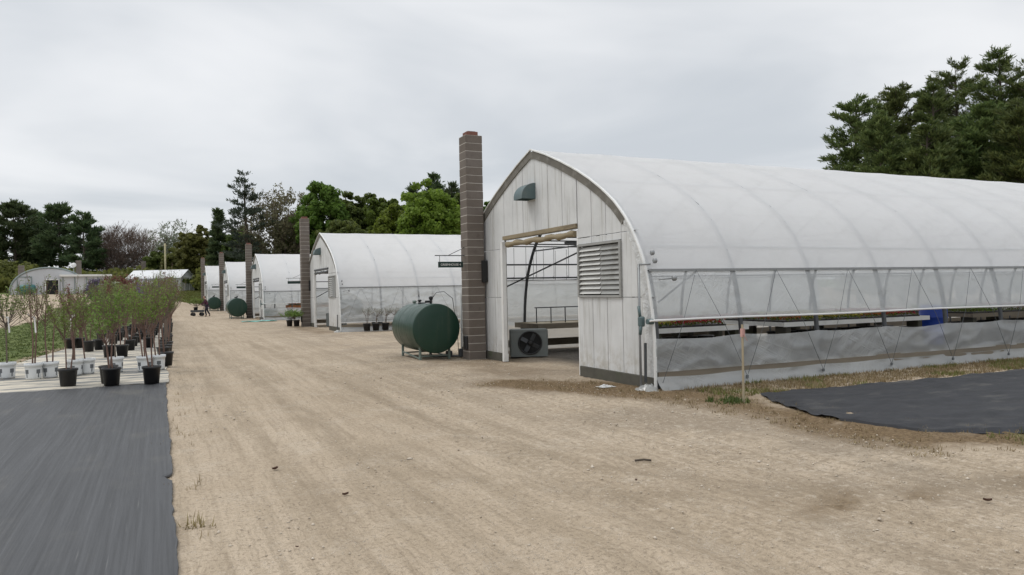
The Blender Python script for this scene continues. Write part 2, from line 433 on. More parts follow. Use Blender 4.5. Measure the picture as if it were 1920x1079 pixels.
t = NT('sandy_ground'); P = t.coord('World')
att = t.n('Attribute', attribute_name='cover').outputs['Color']
sep = t.n('SeparateColor', {0: att}); track = t.n('Attribute', attribute_name='cover').outputs['Alpha']
big = t.noise(P, .30, 5, .6); mid = t.noise(P, 1.7, 6, .65); fine = t.noise(P, 26, 4, .7); grit = t.noise(P, 110, 2, .6)
stre = t.noise(t.n('Mapping', {'Vector': P, 'Scale': (3.2, .16, 1), 'Rotation': (0, 0, R(-3))}).outputs[0], 1.0, 6, .62, .4)
stre2 = t.noise(t.n('Mapping', {'Vector': P, 'Scale': (13, .5, 1), 'Rotation': (0, 0, R(4))}).outputs[0], 1.0, 5, .65, .3)
wp = t.noise(P, .8, 3, .5)
warp = t.n('VectorMath', {0: P, 1: t.n('CombineXYZ', {0: t.math('MULTIPLY', t.math('SUBTRACT', wp, .5), .5)}).outputs[0]}, operation='ADD').outputs[0]
stre3 = t.noise(t.n('Mapping', {'Vector': warp, 'Scale': (34, 1.3, 1), 'Rotation': (0, 0, R(2))}).outputs[0], 1.0, 4, .65, .5)
fan = t.noise(t.n('Mapping', {'Vector': warp, 'Scale': (2.0, 9.0, 1), 'Rotation': (0, 0, R(-18))}).outputs[0], 1.0, 5, .65, .6)
xx = t.n('SeparateXYZ', {0: P}).outputs[0]
side = t.ramp(xx, 3.0, 6.0)
sand = t.mix(t.ramp(big, .3, .7), (.425, .342, .250), (.505, .416, .314))
sand = t.mix(t.math('MULTIPLY', t.ramp(stre, .43, .68), .48), sand, (.285, .225, .155))
sand = t.mix(t.math('MULTIPLY', t.ramp(stre2, .49, .67), .45), sand, (.28, .222, .156))
sand = t.mix(t.math('MULTIPLY', t.ramp(stre3, .52, .66), .36), sand, (.24, .19, .135))
sand = t.mix(t.math('MULTIPLY', t.math('MULTIPLY', t.ramp(fan, .52, .72), .6), side), sand, (.225, .18, .13))
sand = t.mix(t.math('MULTIPLY', t.math('MULTIPLY', t.ramp(t.noise(P, .55, 5, .65), .42, .6), .6), side), sand, (.25, .205, .155))
sand = t.mix(t.math('MULTIPLY', t.ramp(mid, .5, .78), .55), sand, (.53, .462, .375))
yy = t.n('SeparateXYZ', {0: P}).outputs[1]
tx = t.math('ABSOLUTE', t.math('SUBTRACT', t.math('ADD', xx, t.math('MULTIPLY', t.math('SUBTRACT', t.noise(P, 1.5, 2), .5), .12)), 3.38))
chev = t.ramp(t.math('SINE', t.math('ADD', t.math('MULTIPLY', yy, 2 * PI / .17), t.math('MULTIPLY', tx, 26.0))), -.2, .5)
tm = t.math('MULTIPLY', t.math('MULTIPLY', t.math('MULTIPLY', t.ramp(tx, .15, .10), t.ramp(yy, 9.5, 6.5)), t.ramp(yy, 4.3, 5.4)), t.ramp(t.noise(P, 1.1, 3), .36, .50))
tread = t.math('MULTIPLY', chev, tm)
trkm = t.math('MULTIPLY', track, t.ramp(t.noise(t.n('Mapping', {'Vector': P, 'Scale': (3, 1.2, 1)}).outputs[0], 1.0, 6, .7), .34, .56))
sand = t.mix(t.math('MULTIPLY', tread, .28), sand, (.22, .172, .118))
sand = t.mix(t.math('MULTIPLY', trkm, .55), sand, (.235, .185, .127))
grain = t.noise(t.n('Mapping', {'Vector': P, 'Scale': (13, 11, 1)}).outputs[0], 1.0, 5, .72, .2)
gsd = t.ramp(xx, 1.5, 5.5, .30, 1.0)
sand = t.mix(t.math('MULTIPLY', t.math('MULTIPLY', t.ramp(grain, .50, .62), .55), gsd), sand, (.245, .195, .14))
sand = t.mix(t.math('MULTIPLY', t.math('MULTIPLY', t.ramp(grain, .46, .36), gsd), .45), sand, (.60, .525, .43))
sand = t.mix(t.math('MULTIPLY', t.ramp(fine, .50, .64), .5), sand, (.19, .15, .108))
peb = t.n('TexVoronoi', {'Vector': P, 'Scale': 34.0}); pebc = peb.outputs['Distance']
sand = t.mix(t.math('MULTIPLY', t.ramp(pebc, .28, .10), t.ramp(mid, .42, .62, .05, .75)), sand, (.57, .50, .42))
sand = t.mix(t.math('MULTIPLY', t.ramp(grit, .5, .72), .6), sand, (.22, .175, .125))
dryc = t.mix(t.ramp(fine, .3, .7), (.085, .055, .030), (.23, .165, .095))
dm = t.math('MULTIPLY', sep.outputs[1], t.ramp(t.math('ADD', mid, t.math('MULTIPLY', sep.outputs[1], .35)), .50, .80), True)
colr = t.mix(dm, sand, dryc)
grc = t.mix(t.ramp(mid, .3, .7), (.060, .095, .022), (.125, .15, .045))
grc = t.mix(t.math('MULTIPLY', t.ramp(fine, .45, .8), .5), grc, (.17, .145, .07))
gm = t.ramp(t.math('ADD', t.math('MULTIPLY', t.math('SUBTRACT', fine, .5), .7), sep.outputs[0]), .35, .75)
colr = t.mix(gm, colr, grc)
grv = t.mix(t.ramp(fine, .35, .7), (.13, .115, .10), (.27, .245, .215))
colr = t.mix(sep.outputs[2], colr, grv)
h = t.math('ADD', t.math('ADD', t.math('ADD', t.math('MULTIPLY', fine, .9), t.math('MULTIPLY', tread, -.45)), t.math('MULTIPLY', grit, .4)), t.math('ADD', t.math('ADD', t.math('MULTIPLY', stre2, .7), t.math('MULTIPLY', stre3, .3)), t.math('MULTIPLY', t.ramp(pebc, .35, .05), .5)))
me.materials.append(t.done(t.bsdf(colr, .92, t.bump(h, .75, .02), spec=.15)))
tag(part('ground', me), kind='structure')

# ------------------------------------------------------------------ ground cloths
def clothmat(name, c, streak, dust, dustcol, dscale, rough=.5, spec=.45):
    t = NT(name); P = t.coord('World')
    s1 = t.noise(t.n('Mapping', {'Vector': P, 'Scale': streak}).outputs[0], 1.0, 6, .7)
    col = t.mix(t.ramp(s1, .3, .75), [x * .72 for x in c], [x * 1.3 for x in c])
    d = t.noise(t.n('Mapping', {'Vector': P, 'Scale': dscale}).outputs[0], 1.0, 6, .68)
    col = t.mix(t.math('MULTIPLY', t.ramp(d, .52 if dust < 1 else .42, .74 if dust < 1 else .56), dust), col, dustcol)
    sc = t.noise(t.n('Mapping', {'Vector': P, 'Scale': (40, .8, 1), 'Rotation': (0, 0, R(8))}).outputs[0], 1.0, 3, .6)
    col = t.mix(t.math('MULTIPLY', t.ramp(sc, .66, .80), .35), col, (.26, .26, .25))
    hh = t.math('ADD', s1, t.math('MULTIPLY', t.noise(P, 90, 2), .2))
    return t.done(t.bsdf(col, rough, t.bump(hh, .35, .02), spec=spec))
M['cloth'] = clothmat('black_ground_cloth', (.060, .062, .066), (26, .35, 1), .55, (.14, .132, .115), (1.0, .45, 1), .55, .32)
M['cloth2'] = clothmat('dusty_ground_cloth', (.17, .175, .178), (.5, 4.5, 1), 1.0, (.56, .51, .42), (.5, 3.4, 1), .8, .2)
M['cloth3'] = clothmat('black_ground_cloth_right', (.021, .0215, .025), (2.2, 4.0, 1), .6, (.10, .095, .085), (.9, 2.2, 1), .6, .25)
def cloth(name, fn, nu, nv, m, label):
    mb = MB(); mb.grid(fn, nu, nv)
    return tag(part(name, mb.mesh(name, m)), label, 'ground cloth')
def f_left(u, v):
    y = .5 + v * 15.85
    edge = .07 + .025 * mnoise.noise((y * 1.3, 2.2, 0)) + .02 * mnoise.noise((y * 6, 5.2, 0)) - (.07 * max(0, 1 - abs(y - 7.75) / .14))
    k = 1 - u; x = edge - 9.0 * k ** 1.7
    z = .016 + .009 * max(0, 1 - 3.5 * abs(mnoise.noise((x * 1.3 + y * .2, y * .35, 8)))) + .007 * mnoise.noise((x * 4, y * .5, 1)) + .006 * mnoise.noise((x * 9, y * 1.1, 3))
    if k < .03: z += .012 * mnoise.noise((y * 2, 9, 0)) - .02 * (k == 0)
    return (x, y, z + .012)
cloth('ground_cloth', f_left, 150, 170, M['cloth'], 'smooth black weed cloth along the left foreground beside the sandy lane')
def f_left2(u, v):
    y = 16.38 + v * 46
    xe = .12 + .06 * mnoise.noise((y * .8, 7.2, 0)) + max(0, y - 40) * .012
    xl = np.interp(y, [16, 21, 23, 33, 64], [-9.0, -4.2, -3.6, -2.6, .2])
    x = xl + (xe - xl) * u
    return (x, y, zf(x, y) + .030 + .014 * mnoise.noise((x * .7, y * 3.5, 4)) + .008 * mnoise.noise((x * 2, y * 9, 1)))
cloth('ground_cloth', f_left2, 40, 320, M['cloth2'], 'dusty pale grey weed cloth under the potted saplings')
def f_right(u, v):
    x = 7.62 + (u ** 1.5) * 40
    lo = np.interp(x, [7.6, 7.8, 8.0, 8.8, 10, 14, 48], [6.9, 5.75, 5.5, 5.15, 4.95, 4.6, 4.2]) + .10 * mnoise.noise((x * 2.5, 1, 0))
    hi = np.interp(x, [7.6, 8.0, 8.4, 14.5, 48], [7.2, 8.3, 9.0, 8.75, 8.6]) + .04 * mnoise.noise((x * 2, 4, 0))
    y = lo + (hi - lo) * v
    z = .020 + .010 * mnoise.noise((x * 1.5, y * 3, 2)) + .010 * mnoise.noise((x * 4, y * 6, 2))
    z += .022 * max(0, 1 - 3 * abs(mnoise.noise((x * .9 + y * 2.5, y * .8, 5)))) + .014 * max(0, 1 - 4 * abs(mnoise.noise((x * 2.2 - y * 3, y * 2.1, 9)))) 
    if v < .03: z = .006
    return (x, y, z)
cloth('ground_cloth', f_right, 220, 46, M['cloth3'], 'wrinkled black weed cloth laid beside the long wall of the front greenhouse')

# ------------------------------------------------------------------ small ground cover (blades, gravel)
def blades(name, pts, hmin, hmax, m, seed, label, wid=.006, lean=.6, kind='stuff', per=6, cat='grass'):
    r = np.random.default_rng(seed); pts = np.asarray(pts, float)
    n = len(pts) * per
    B = np.repeat(pts, per, 0) + np.c_[r.normal(0, .03, (n, 2)), np.zeros(n)]
    hh = r.uniform(hmin, hmax, n)[:, None]; az = r.uniform(0, 2 * PI, n)
    le = np.abs(r.normal(0, lean, n))[:, None]
    d = np.c_[np.cos(az), np.sin(az), np.zeros(n)]
    top = B + (d * le + np.array([0, 0, 1.0])) / np.sqrt(1 + le ** 2) * hh
    sd = np.c_[-np.sin(az), np.cos(az), np.zeros(n)] * wid
    V = np.empty((n, 3, 3)); V[:, 0] = B - sd; V[:, 1] = B + sd; V[:, 2] = top
    me = npmesh(name, V.reshape(-1, 3), np.arange(n * 3).reshape(n, 3), [m])
    o = part(name, me); return tag(o, label, cat, None, kind)
def scatter(n, seed, test, x0, x1, y0, y1, clump=.9, thr=.0):
    r = np.random.default_rng(seed); out = []
    for _ in range(n):
        x, y = r.uniform(x0, x1), r.uniform(y0, y1)
        if test(x, y) and mnoise.noise((x * clump * 2.2, y * clump * 2.2, seed)) > thr: out.append((x, y, zf(x, y) - .002))
    return out
def one(fn): return lambda x, y: fn(np.array([x]), np.array([y]))[0]
strip_t = lambda x, y: 9.0 + .1 * mnoise.noise((x, 0, 0)) < y < 10.22 and x > 7.9
blades('grass', scatter(6000, 11, strip_t, 7.9, 32, 8.8, 10.3, .5, .06), .03, .10, M['grass_green'], 1, 'low yellow green grass strip between black cloth and greenhouse skirt', .007, .9)
blades('dry_grass', scatter(9000, 12, strip_t, 7.9, 32, 8.8, 10.3, .8, -.5), .03, .09, M['grass_dry'], 2, 'straw coloured dry grass strip along the front greenhouse skirt', .006, 1.1)
dry_t = one(lambda x, y: line_dist(x, y, DRY) < .8)
blades('dry_grass', scatter(6500, 13, dry_t, 5, 14, 4, 13, 1.5, -.05), .02, .07, M['grass_dry'], 3, 'brown dead weeds along the edge of the right cloth and wall corner', .005, 1.2)
edge_t = one(lambda x, y: line_dist(x, y, [(8.3, 5.0), (9.5, 4.7), (14, 4.3), (24, 4)]) < .35)
blades('grass', scatter(1800, 14, edge_t, 7.9, 24, 3.2, 5.5, 1.2, -.1), .03, .10, M['grass_green'], 4, 'green grass fringe on the near edge of the right cloth', .006, .9)
blades('weed', scatter(240, 15, lambda x, y: (x - 7.55) ** 2 + (y - 8.75) ** 2 < .09, 7, 8.1, 8.2, 9.3, 1, -1),   .04, .12, M['lawn'], 5, 'green weed clump at the foot of the wooden stake', .012, 1.0, None, 5, 'weed')
lone = scatter(700, 16, lambda x, y: (8.2 < y < 11.5 and 4.3 < x < 7.0) or (x - y * .3) > 4.4, 3.6, 12, 3.2, 11.5, 2.2, .40)
blades('dry_grass', lone, .02, .055, M['grass_dry'], 6, 'small brown weed tufts scattered over the sandy lane', .006, 1.3)
le = [(.17 + random.gauss(0, .09), y, 0) for y in [random.uniform(3.5, 16) for _ in range(70)] if mnoise.noise((y * 1.4, 3, 1)) > .02]
blades('dry_grass', le, .03, .085, M['grass_dry'], 7, 'dry tufts along the right edge of the left black cloth', .004, 1.4)
blades('weed', [(.2 + random.gauss(0, .05), 6.05 + random.gauss(0, .07), 0) for _ in range(12)],   .04, .12, M['grass_dry'], 8, 'olive grass tuft at the edge of the left black cloth', .006, 1.0, None, 4, 'weed')
wedge_t = one(lambda x, y: poly_dist(x, y, GRASS_WEDGE) > -.2)
blades('grass', scatter(26000, 17, wedge_t, -14, 1.5, 19, 92, .3, -.35), .025, .075, M['lawn'], 9, 'mown green grass between the potted saplings and the far gravel track', .016, .8, 'stuff', 5)
bank_t = one(lambda x, y: poly_dist(x, y, GRASS_BANK) > -.2)
blades('grass', scatter(9000, 18, bank_t, -6, 12, 98, 135, .3, -.4), .08, .25, M['grass_green'], 10, 'rough grass bank beyond the end of the sandy lane', .03, .8, 'stuff', 5)
def gravel():
    r = np.random.default_rng(5)
    n = 34000
    X = r.uniform(-.0, 11, n); Y = r.uniform(2.6, 20, n) ** 1.0
    keep = r.uniform(0, 1, n) < np.array([.28 + .8 * mnoise.noise((x * .9, y * .4, 3)) + .22 * (x > 3.5) + .2 * (x > 5) for x, y in zip(X, Y)])
    keep &= ~((X > 7.4) & (Y > 5)) & (X > .2)
    X, Y = X[keep], Y[keep]; n = len(X)
    s = r.gamma(1.8, .0023, n) + .0025
    oct_ = np.array([(1, 0, 0), (-1, 0, 0), (0, 1, 0), (0, -1, 0), (0, 0, 1), (0, 0, -1)], float)
    fs = np.array([(0, 2, 4), (2, 1, 4), (1, 3, 4), (3, 0, 4), (2, 0, 5), (1, 2, 5), (3, 1, 5), (0, 3, 5)])
    sc = r.uniform(.6, 1.4, (n, 1, 3)) * s[:, None, None]; sc[:, :, 2] *= .6
    V = oct_[None] * sc
    an = r.uniform(0, 6.28, n); c, q = np.cos(an)[:, None], np.sin(an)[:, None]
    V = np.stack([V[:, :, 0] * c - V[:, :, 1] * q, V[:, :, 0] * q + V[:, :, 1] * c, V[:, :, 2]], -1)
    V += np.stack([X, Y, np.zeros(n) + s * .2], -1)[:, None, :]
    F = (np.arange(n)[:, None, None] * 6 + fs[None]).reshape(-1, 3)
    t = NT('gravel_stone'); rr = t.n('NewGeometry').outputs['Random Per Island']
    m = t.done(t.bsdf(t.mix(rr, (.36, .30, .23), (.60, .53, .44)), .9, spec=.2))
    tag(part('gravel', npmesh('gravel', V.reshape(-1, 3), F, [m], smooth=True)), 'loose pale gravel scattered over the sandy lane', 'gravel', None, 'stuff')
gravel()
def dead_leaf(x, y, s, lab):
    mb = MB()
    mb.grid(lambda u, v: ((u - .5) * 2 * s, (v - .5) * 2 * s * .6 * math.sin(PI * (.1 + .8 * u)), .015 + s * (.5 * (v - .5) ** 2 * 4 + .25 * (u - .5) ** 2 * 4)), 5, 4)
    o = part('fallen_leaf', mb.mesh('fallen_leaf', M['deadleaf'])); o.location = (x, y, zf(x, y)); o.rotation_euler = (0, 0, x * 7)
    tag(o, lab, 'fallen leaf')
dead_leaf(.98, 7.62, .035, 'dark curled dead leaf on the sand nearest the left cloth')
dead_leaf(1.38, 6.35, .028, 'small dark dead leaf lowest on the sandy lane')
dead_leaf(5.72, 3.72, .03, 'dark dead leaf on the sand at far right foreground')
dead_leaf(3.75, 5.55, .02, 'tiny dark leaf beside the tyre track')
dead_leaf(.80, 5.2, .012, 'tiny dark speck of leaf by the left cloth edge')
mb = MB(); mb.tube([(0, 0, .015), (.09, .01, .02), (.16, -.01, .014)], .011, 6)
o = part('broken_stick', mb.mesh('broken_stick', M['bark'])); o.location = (4.18, 6.2, 0); o.rotation_euler = (0, 0, -.4)
tag(o, 'short broken brown stick lying on the sand', 'stick')
mb = MB()
mb.grid(lambda u, v: ((u - .5) * .3, (v - .5) * .22, .012 + .05 * abs(mnoise.noise((u * 5, v * 5, 1))) * math.sin(PI * u) * math.sin(PI * v) * 1.6), 12, 10)
o = part('plastic_scrap', mb.mesh('plastic_scrap', M['wrap'])); o.location = (6.95, 11.15, 0)
tag(o, 'white plastic scrap on the ground below the louver wall', 'plastic scrap')

# ------------------------------------------------------------------ greenhouse
HP = [(0, 4.79), (.68, 4.57), (1.35, 4.31), (2.0, 4.03), (2.5, 3.78), (2.95, 3.52), (3.3, 3.28), (3.6, 3.02), (3.83, 2.75), (4.02, 2.46), (4.16, 2.2), (4.24, 2.0), (4.35, 1.6), (4.42, 1.15), (4.45, .7), (4.45, 0)]
hd = np.array([p[0] for p in HP]); hz = np.array([p[1] for p in HP])
seglen = np.r_[0, np.cumsum(np.hypot(np.diff(hd), np.diff(hz)))]
def halfprof(s): return float(np.interp(s, seglen, hd)), float(np.interp(s, seglen, hz))
def ztop(y): return float(np.interp(abs(y), hd[:-1] + np.arange(len(hd) - 1) * 1e-6, hz[:-1]))
S2 = seglen[11]; STOT = seglen[-1]
def prof(v, s0=S2, off=0.0):
    s = (v - .5) * 2 * s0; sg = -1 if s < 0 else 1
    y, z = halfprof(abs(s)); y2, z2 = halfprof(abs(s) + .02); y1, z1 = halfprof(max(abs(s) - .02, 0))
    ty, tz = y2 - y1, z2 - z1; l = math.hypot(ty, tz) or 1
    ny_, nz_ = -tz / l, ty / l
    if abs(s) < .03: ny_, nz_ = 0, 1
    return sg * (y + ny_ * off), z + nz_ * off
BAY = 1.83; NB = 16; L = BAY * NB
GC = {}
def gmesh(key, fn):
    if key not in GC: GC[key] = fn()
    return GC[key]
def m_cover():
    mb = MB()
    def fn(u, v):
        x = -.06 + u * (L + .12)
        b = (x / BAY) % 1.0
        sag = -.040 * math.sin(PI * b) ** 1.0 * (1 if 0 < x < L else 0)
        y, z = prof(1 - v, S2, .012 + sag * math.sin(PI * min(1, abs(v - .5) * 3 + .25) * .5))
        return (x, y, z + .004 * mnoise.noise((x * 1.2, y * 1.5, 0)))
    mb.grid(fn, NB * 8, 60); return mb.mesh('roof_cover', M['roof'])
def m_hoop():
    mb = MB(); mb.tube([(0, *prof(i / 60, STOT, -.036)) for i in range(61)], .042, 8); return mb.mesh('hoop', M['pipedark'])
def m_purlin(s):
    y, z = halfprof(abs(s)); sg = -1 if s < 0 else 1
    mb = MB(); mb.tube([(0, sg * (y - .045 * (abs(s) > .1)), z - (.045 if abs(s) > .1 else .10)), (L, sg * (y - .045 * (abs(s) > .1)), z - (.045 if abs(s) > .1 else .10))], .024, 6); return mb.mesh('purlin', M['pipedark'])
def m_tie():
    mb = MB(); w = float(np.interp(2.78, hz[::-1], hd[::-1])) - .05
    mb.tube([(0, -w, 2.78), (0, w, 2.78)], .02, 6)
    mb.tube([(0, 0, 2.78), (0, 0, 4.7)], .015, 6)
    return mb.mesh('collar_tie', M['pipedark'])
def wrinkle(x, z, k=0.0):
    n1 = mnoise.noise((x * .35 + z * .5 + k, z * 2.6 + x * .12, k)); n2 = mnoise.noise((x * 1.1 - z * 1.6 + k, z * 2.2 + x * .5, 7 + k)); n3 = mnoise.noise((x * 3 + z * 5, z * 3, 3 + k))
    return .020 * n1 + .014 * max(0, 1 - 4 * abs(n2)) + .006 * n3 - .005
def m_curtain(side, ztop_, zbot, key, m, k, sagtop=0.0, flare=0.0, amp=1.0):
    mb = MB()
    def fn(u, v):
        x = -.04 + (u ** 1.7) * L; b = (x / BAY) % 1
        zt_ = ztop_ - sagtop * math.sin(PI * b) * (.5 + .5 * mnoise.noise((x * .7, k, 0))) + (sagtop * .6 * max(0, mnoise.noise((x * .9, 3.3, k)) - .3))
        z = zt_ + (zbot - zt_) * v
        y0 = float(np.interp(-z, -hz, hd)) + .02
        y = y0 + flare * v * v + wrinkle(x, z, k) * amp * min(1, 6 * min(v + .05, 1)) + .012 * math.sin(PI * b)
        return (x, side * y, z)
    nv = max(5, int((ztop_ - zbot) / .045))
    mb.grid(fn, 560, nv); return mb.mesh(key, m)
def pip(y, z): return z < ztop(y)
DOOR = (-1.92, 1.54, 2.87); LOUV = (-3.49, -1.97, 1.55, 2.57)
SEAMS = [-4.45, -3.97, -3.49, -2.98, -2.47, -1.95, -1.92, -1.33, -.72, -.1, .5, 1.05, 1.54, 2.15, 2.75, 3.35, 3.9, 4.45]
def rects(inset):
    out = []
    for a, b in zip(SEAMS[:-1], SEAMS[1:]):
        if b - a < .1: continue
        if a >= DOOR[0] - .01 and b <= DOOR[1] + .01: zi = [(2.90, 9)]
        elif a >= LOUV[0] - .01 and b <= LOUV[1] + .03: zi = [(.20, 1.54), (2.58, 2.70), (2.71, 9)]
        else: zi = [(.20, 1.54), (1.55, 2.70), (2.71, 9)]
        for z0, z1 in zi: out.append((a + inset, b - inset, z0 + inset * .4, z1 - inset * .4))
    return out
def wallpoly(mb, a, b, z0, z1, x0, x1, n=6):
    ysn = [a + (b - a) * i / n for i in range(n + 1)]
    tops = [min(z1, ztop(y) - .03) for y in ysn]
    if max(tops) <= z0 + .02: return
    tops = [max(t_, z0 + .001) for t_ in tops]
    vs = []
    for y, tp in zip(ysn, tops): vs += [(x0, y, z0), (x0, y, tp), (x1, y, z0), (x1, y, tp)]
    fs = []
    for i in range(n):
        p = i * 4; q = p + 4
        fs += [(p, p + 1, q + 1, q), (p + 2, q + 2, q + 3, p + 3), (p + 1, p + 3, q + 3, q + 1), (p, q, q + 2, p + 2)]
    fs += [(0, 2, 3, 1), (n * 4, n * 4 + 1, n * 4 + 3, n * 4 + 2)]
    mb.add(vs, fs)
def m_endwall():
    mb = MB()
    for i, (a, b, z0, z1) in enumerate(rects(.008)):
        j = .004 * ((i * 7) % 5) / 5
        wallpoly(mb, a, b, z0, z1, -.030 - j, -.002)
    mb.mi = 1
    for a, b, z0, z1 in rects(-.003):
        wallpoly(mb, a, b, max(z0, .2), z1, .001, .012)
    return mb.mesh('end_wall', M['panel'], M['seam'])
def m_backwall():
    mb = MB()
    for i in range(12): wallpoly(mb, -4.45 + i * .7417, -4.45 + (i + 1) * .7417, 0, 9, L - .01, L + .02)
    return mb.mesh('back_wall', M['white'])
def arch_strip(mb, s_from, s_to, o1, o2, x0, x1, n=40, sgn=1):
    pts = []
    for i in range(n + 1):
        s = s_from + (s_to - s_from) * i / n
        v = .5 + s / (2 * STOT)
        pts.append((prof(v, STOT, o1), prof(v, STOT, o2)))
    vs = []
    for (y1, z1), (y2, z2) in pts: vs += [(x0, y1, z1), (x0, y2, z2), (x1, y2, z2), (x1, y1, z1)]
    fs = []
    for i in range(n):
        p, q = i * 4, i * 4 + 4
        for k in range(4): fs.append((p + k, p + (k + 1) % 4, q + (k + 1) % 4, q + k))
    fs += [(0, 3, 2, 1), (n * 4, n * 4 + 1, n * 4 + 2, n * 4 + 3)]
    mb.add(vs, fs)
s29 = float(np.interp(-2.95, -hz, seglen))
def m_arch():
    mb = MB(); arch_strip(mb, -s29, STOT * .80, -.165, -.004, -.055, -.034); 
    return mb.mesh('arch_trim', M['trimwood'])
def m_archlip():
    mb = MB(); arch_strip(mb, -STOT + .02, STOT - .02, -.002, .024, -.075, -.028, 60); return mb.mesh('film_lock', M['white'])
def m_wrap(sg):
    mb = MB()
    def fn(u, v):
        s = s29 - .25 + u * (STOT - s29 + .2)
        w = np.interp(u, [0, .15, .4, 1], [.05, .16, .24, .30])
        y, z = halfprof(s)
        yy = y - w * (1 - v) + .01
        z = max(z, .05)
        return (-.046 - .022 * abs(mnoise.noise((yy * 6, z * 3.5, 2))) - .012 * mnoise.noise((yy * 17, z * 12, 2)), sg * yy, z)
    mb.grid(fn, 60, 10); return mb.mesh('film_wrap', M['wrap'])
def m_sill(a, b):
    mb = MB(); mb.box((-.015, (a + b) / 2, .095), (.09, b - a, .21), None, .008)
    return mb.mesh('sill', M['base'])
def m_jamb(y, w=.10, m='white'):
    mb = MB(); mb.box((-.04 if w > .06 else .02, y, 1.44), (.12, w, 2.86), None, .006); return mb.mesh('door_jamb', M['white'])
def m_rolldoor(m='rollwood'):
    mb = MB()
    mb.box((-.05, -.19, 2.955), (.06, 3.5, .09), None, .006)
    pts = [(-.03 + .01 * math.sin(i), -1.86 + i * .17, 2.80 + .015 * math.sin(i * 1.3)) for i in range(20)]
    mb.tube(pts, [.062 + .012 * math.sin(i * 2.1) for i in range(20)], 12)
    return mb.mesh('rolled_door', M[m])
def m_louver():
    mb = MB(); y0, y1, z0, z1 = LOUV
    for c, d in (((-.03, y0 + .02, (z0 + z1) / 2), (.08, .05, z1 - z0)), ((-.03, y1 - .02, (z0 + z1) / 2), (.08, .05, z1 - z0)), ((-.03, (y0 + y1) / 2, z0 + .015), (.079, y1 - y0 - .1, .04)), ((-.03, (y0 + y1) / 2, z1 - .015), (.079, y1 - y0 - .1, .04))): mb.box(c, d)
    mb.mi = 1; mb.box((.05, (y0 + y1) / 2, (z0 + z1) / 2), (.02, y1 - y0 - .06, z1 - z0 - .06))
    return mb.mesh('louver_frame', M['louver2'], M['dark'])
def m_slats():
    mb = MB(); y0, y1, z0, z1 = LOUV; n = 10; ym = y0 + .70
    for i in range(n):
        z = z0 + .055 + (z1 - z0 - .11) * (i + .5) / n
        for a, b, mi, tl in ((y0 + .05, ym, 1, 62), (ym + .01, y1 - .05, 0, 48)):
            mb.mi = mi
            mb.box((-.025, (a + b) / 2, z), (.006, b - a, .108), Matrix.Rotation(R(90 - tl), 3, 'Y'))
    return mb.mesh('slats', M['louver'], M['louver2'])
def m_hood():
    mb = MB(); n = 12; w = .21; D = .33; H = .35
    pts = [(-.032, 0), (-.035 - D, 0), (-.035 - D, .05)] + [(-.035 - D * math.cos(PI / 2 * i / n), .05 + (H - .05) * math.sin(PI / 2 * i / n)) for i in range(1, n + 1)]
    m = len(pts); vs = [(x, -w, z) for x, z in pts] + [(x, w, z) for x, z in pts]
    fs = [tuple(range(m)), tuple(range(2 * m - 1, m - 1, -1))]
    for i in range(1, m): fs.append((i, i + m, (i + 1) % m + m, (i + 1) % m))
    mb.add([(x, y + .06, z + 3.70) for x, y, z in vs], fs)
    return mb.mesh('vent_hood', M['hood'])
def m_rail(sg):
    mb = MB(); y, z = 4.24, 2.0
    mb.box((L / 2, sg * (y + .045), z), (L + .02, .04, .045)); return mb.mesh('hip_board', M['galv'])
def m_baseboard(sg):
    mb = MB(); mb.box((L / 2, sg * 4.435, .21), (L - .02, .06, .20)); return mb.mesh('baseboard', M['wood'])
def m_rollbar(z, ext):
    mb = MB(); mb.tube([(-ext + i * (L + ext) / 30, -4.52, z + .008 * math.sin(i * 1.1)) for i in range(31)], .019, 8); return mb.mesh('roll_bar', M['whitepipe'])
def m_rope():
    mb = MB()
    for i in range(NB):
        x = i * BAY
        for a, b in (((x + BAY * .5, 2.0), (x + BAY, .12)), ((x + BAY * .5, 2.0), (x + .02 if i == 0 else x, .12))):
            mb.tube([(a[0], -4.36, a[1]), ((a[0] + b[0]) / 2 , -4.53, (a[1] + b[1]) / 2), (b[0], -4.56, b[1])], .0042, 5)
        mb.box((x + BAY, -4.56, .11), (.04, .03, .05))
    return mb.mesh('rope_lacing', M['rope'])
def m_wire():
    mb = MB(); mb.tube([(0, 0, 2.78), (0, 0, 2.02), (0, .03, 1.98), (0, .05, 2.05)], .006, 4); return mb.mesh('hanging_wire', M['pipedark'])
def add_wires(g):
    r = random.Random(4)
    for k in range(4):
        for j in range(5):
            o = part('hanging_wire', gmesh('wire', m_wire), g); o.location = (.6 + k * .9, 1.2 + j * .6 + r.uniform(-.15, .15), 0)
def m_brace():
    mb = MB(); mb.tube([(.3, 4.1, 1.45), (2.4, 1.0, 2.9)], .02, 6); mb.tube([(.3, -4.1, 1.45), (2.4, -3.7, 2.6)], .016, 6)
    for y in (-.6, .5, 1.7, 2.6): mb.tube([(.3, y, 2.83), (9, y, 2.83)], .016, 6)
    mb.box((2.2, 1.2, 2.84), (1.5, .14, .05)); mb.box((3.1, .1, 2.80), (1.5, .14, .05))
    return mb.mesh('brace_pipe', M['pipedark'])
def m_crank():
    mb = MB()
    mb.tube([(-.22, -4.28, .02), (-.20, -4.25, 1.1), (-.16, -4.20, 2.1)], .020, 8)
    mb.tube([(-.16, -4.20, 2.1), (-.05, -4.38, 2.1)], .018, 8)
    return mb.mesh('crank_pole', M['galv'])
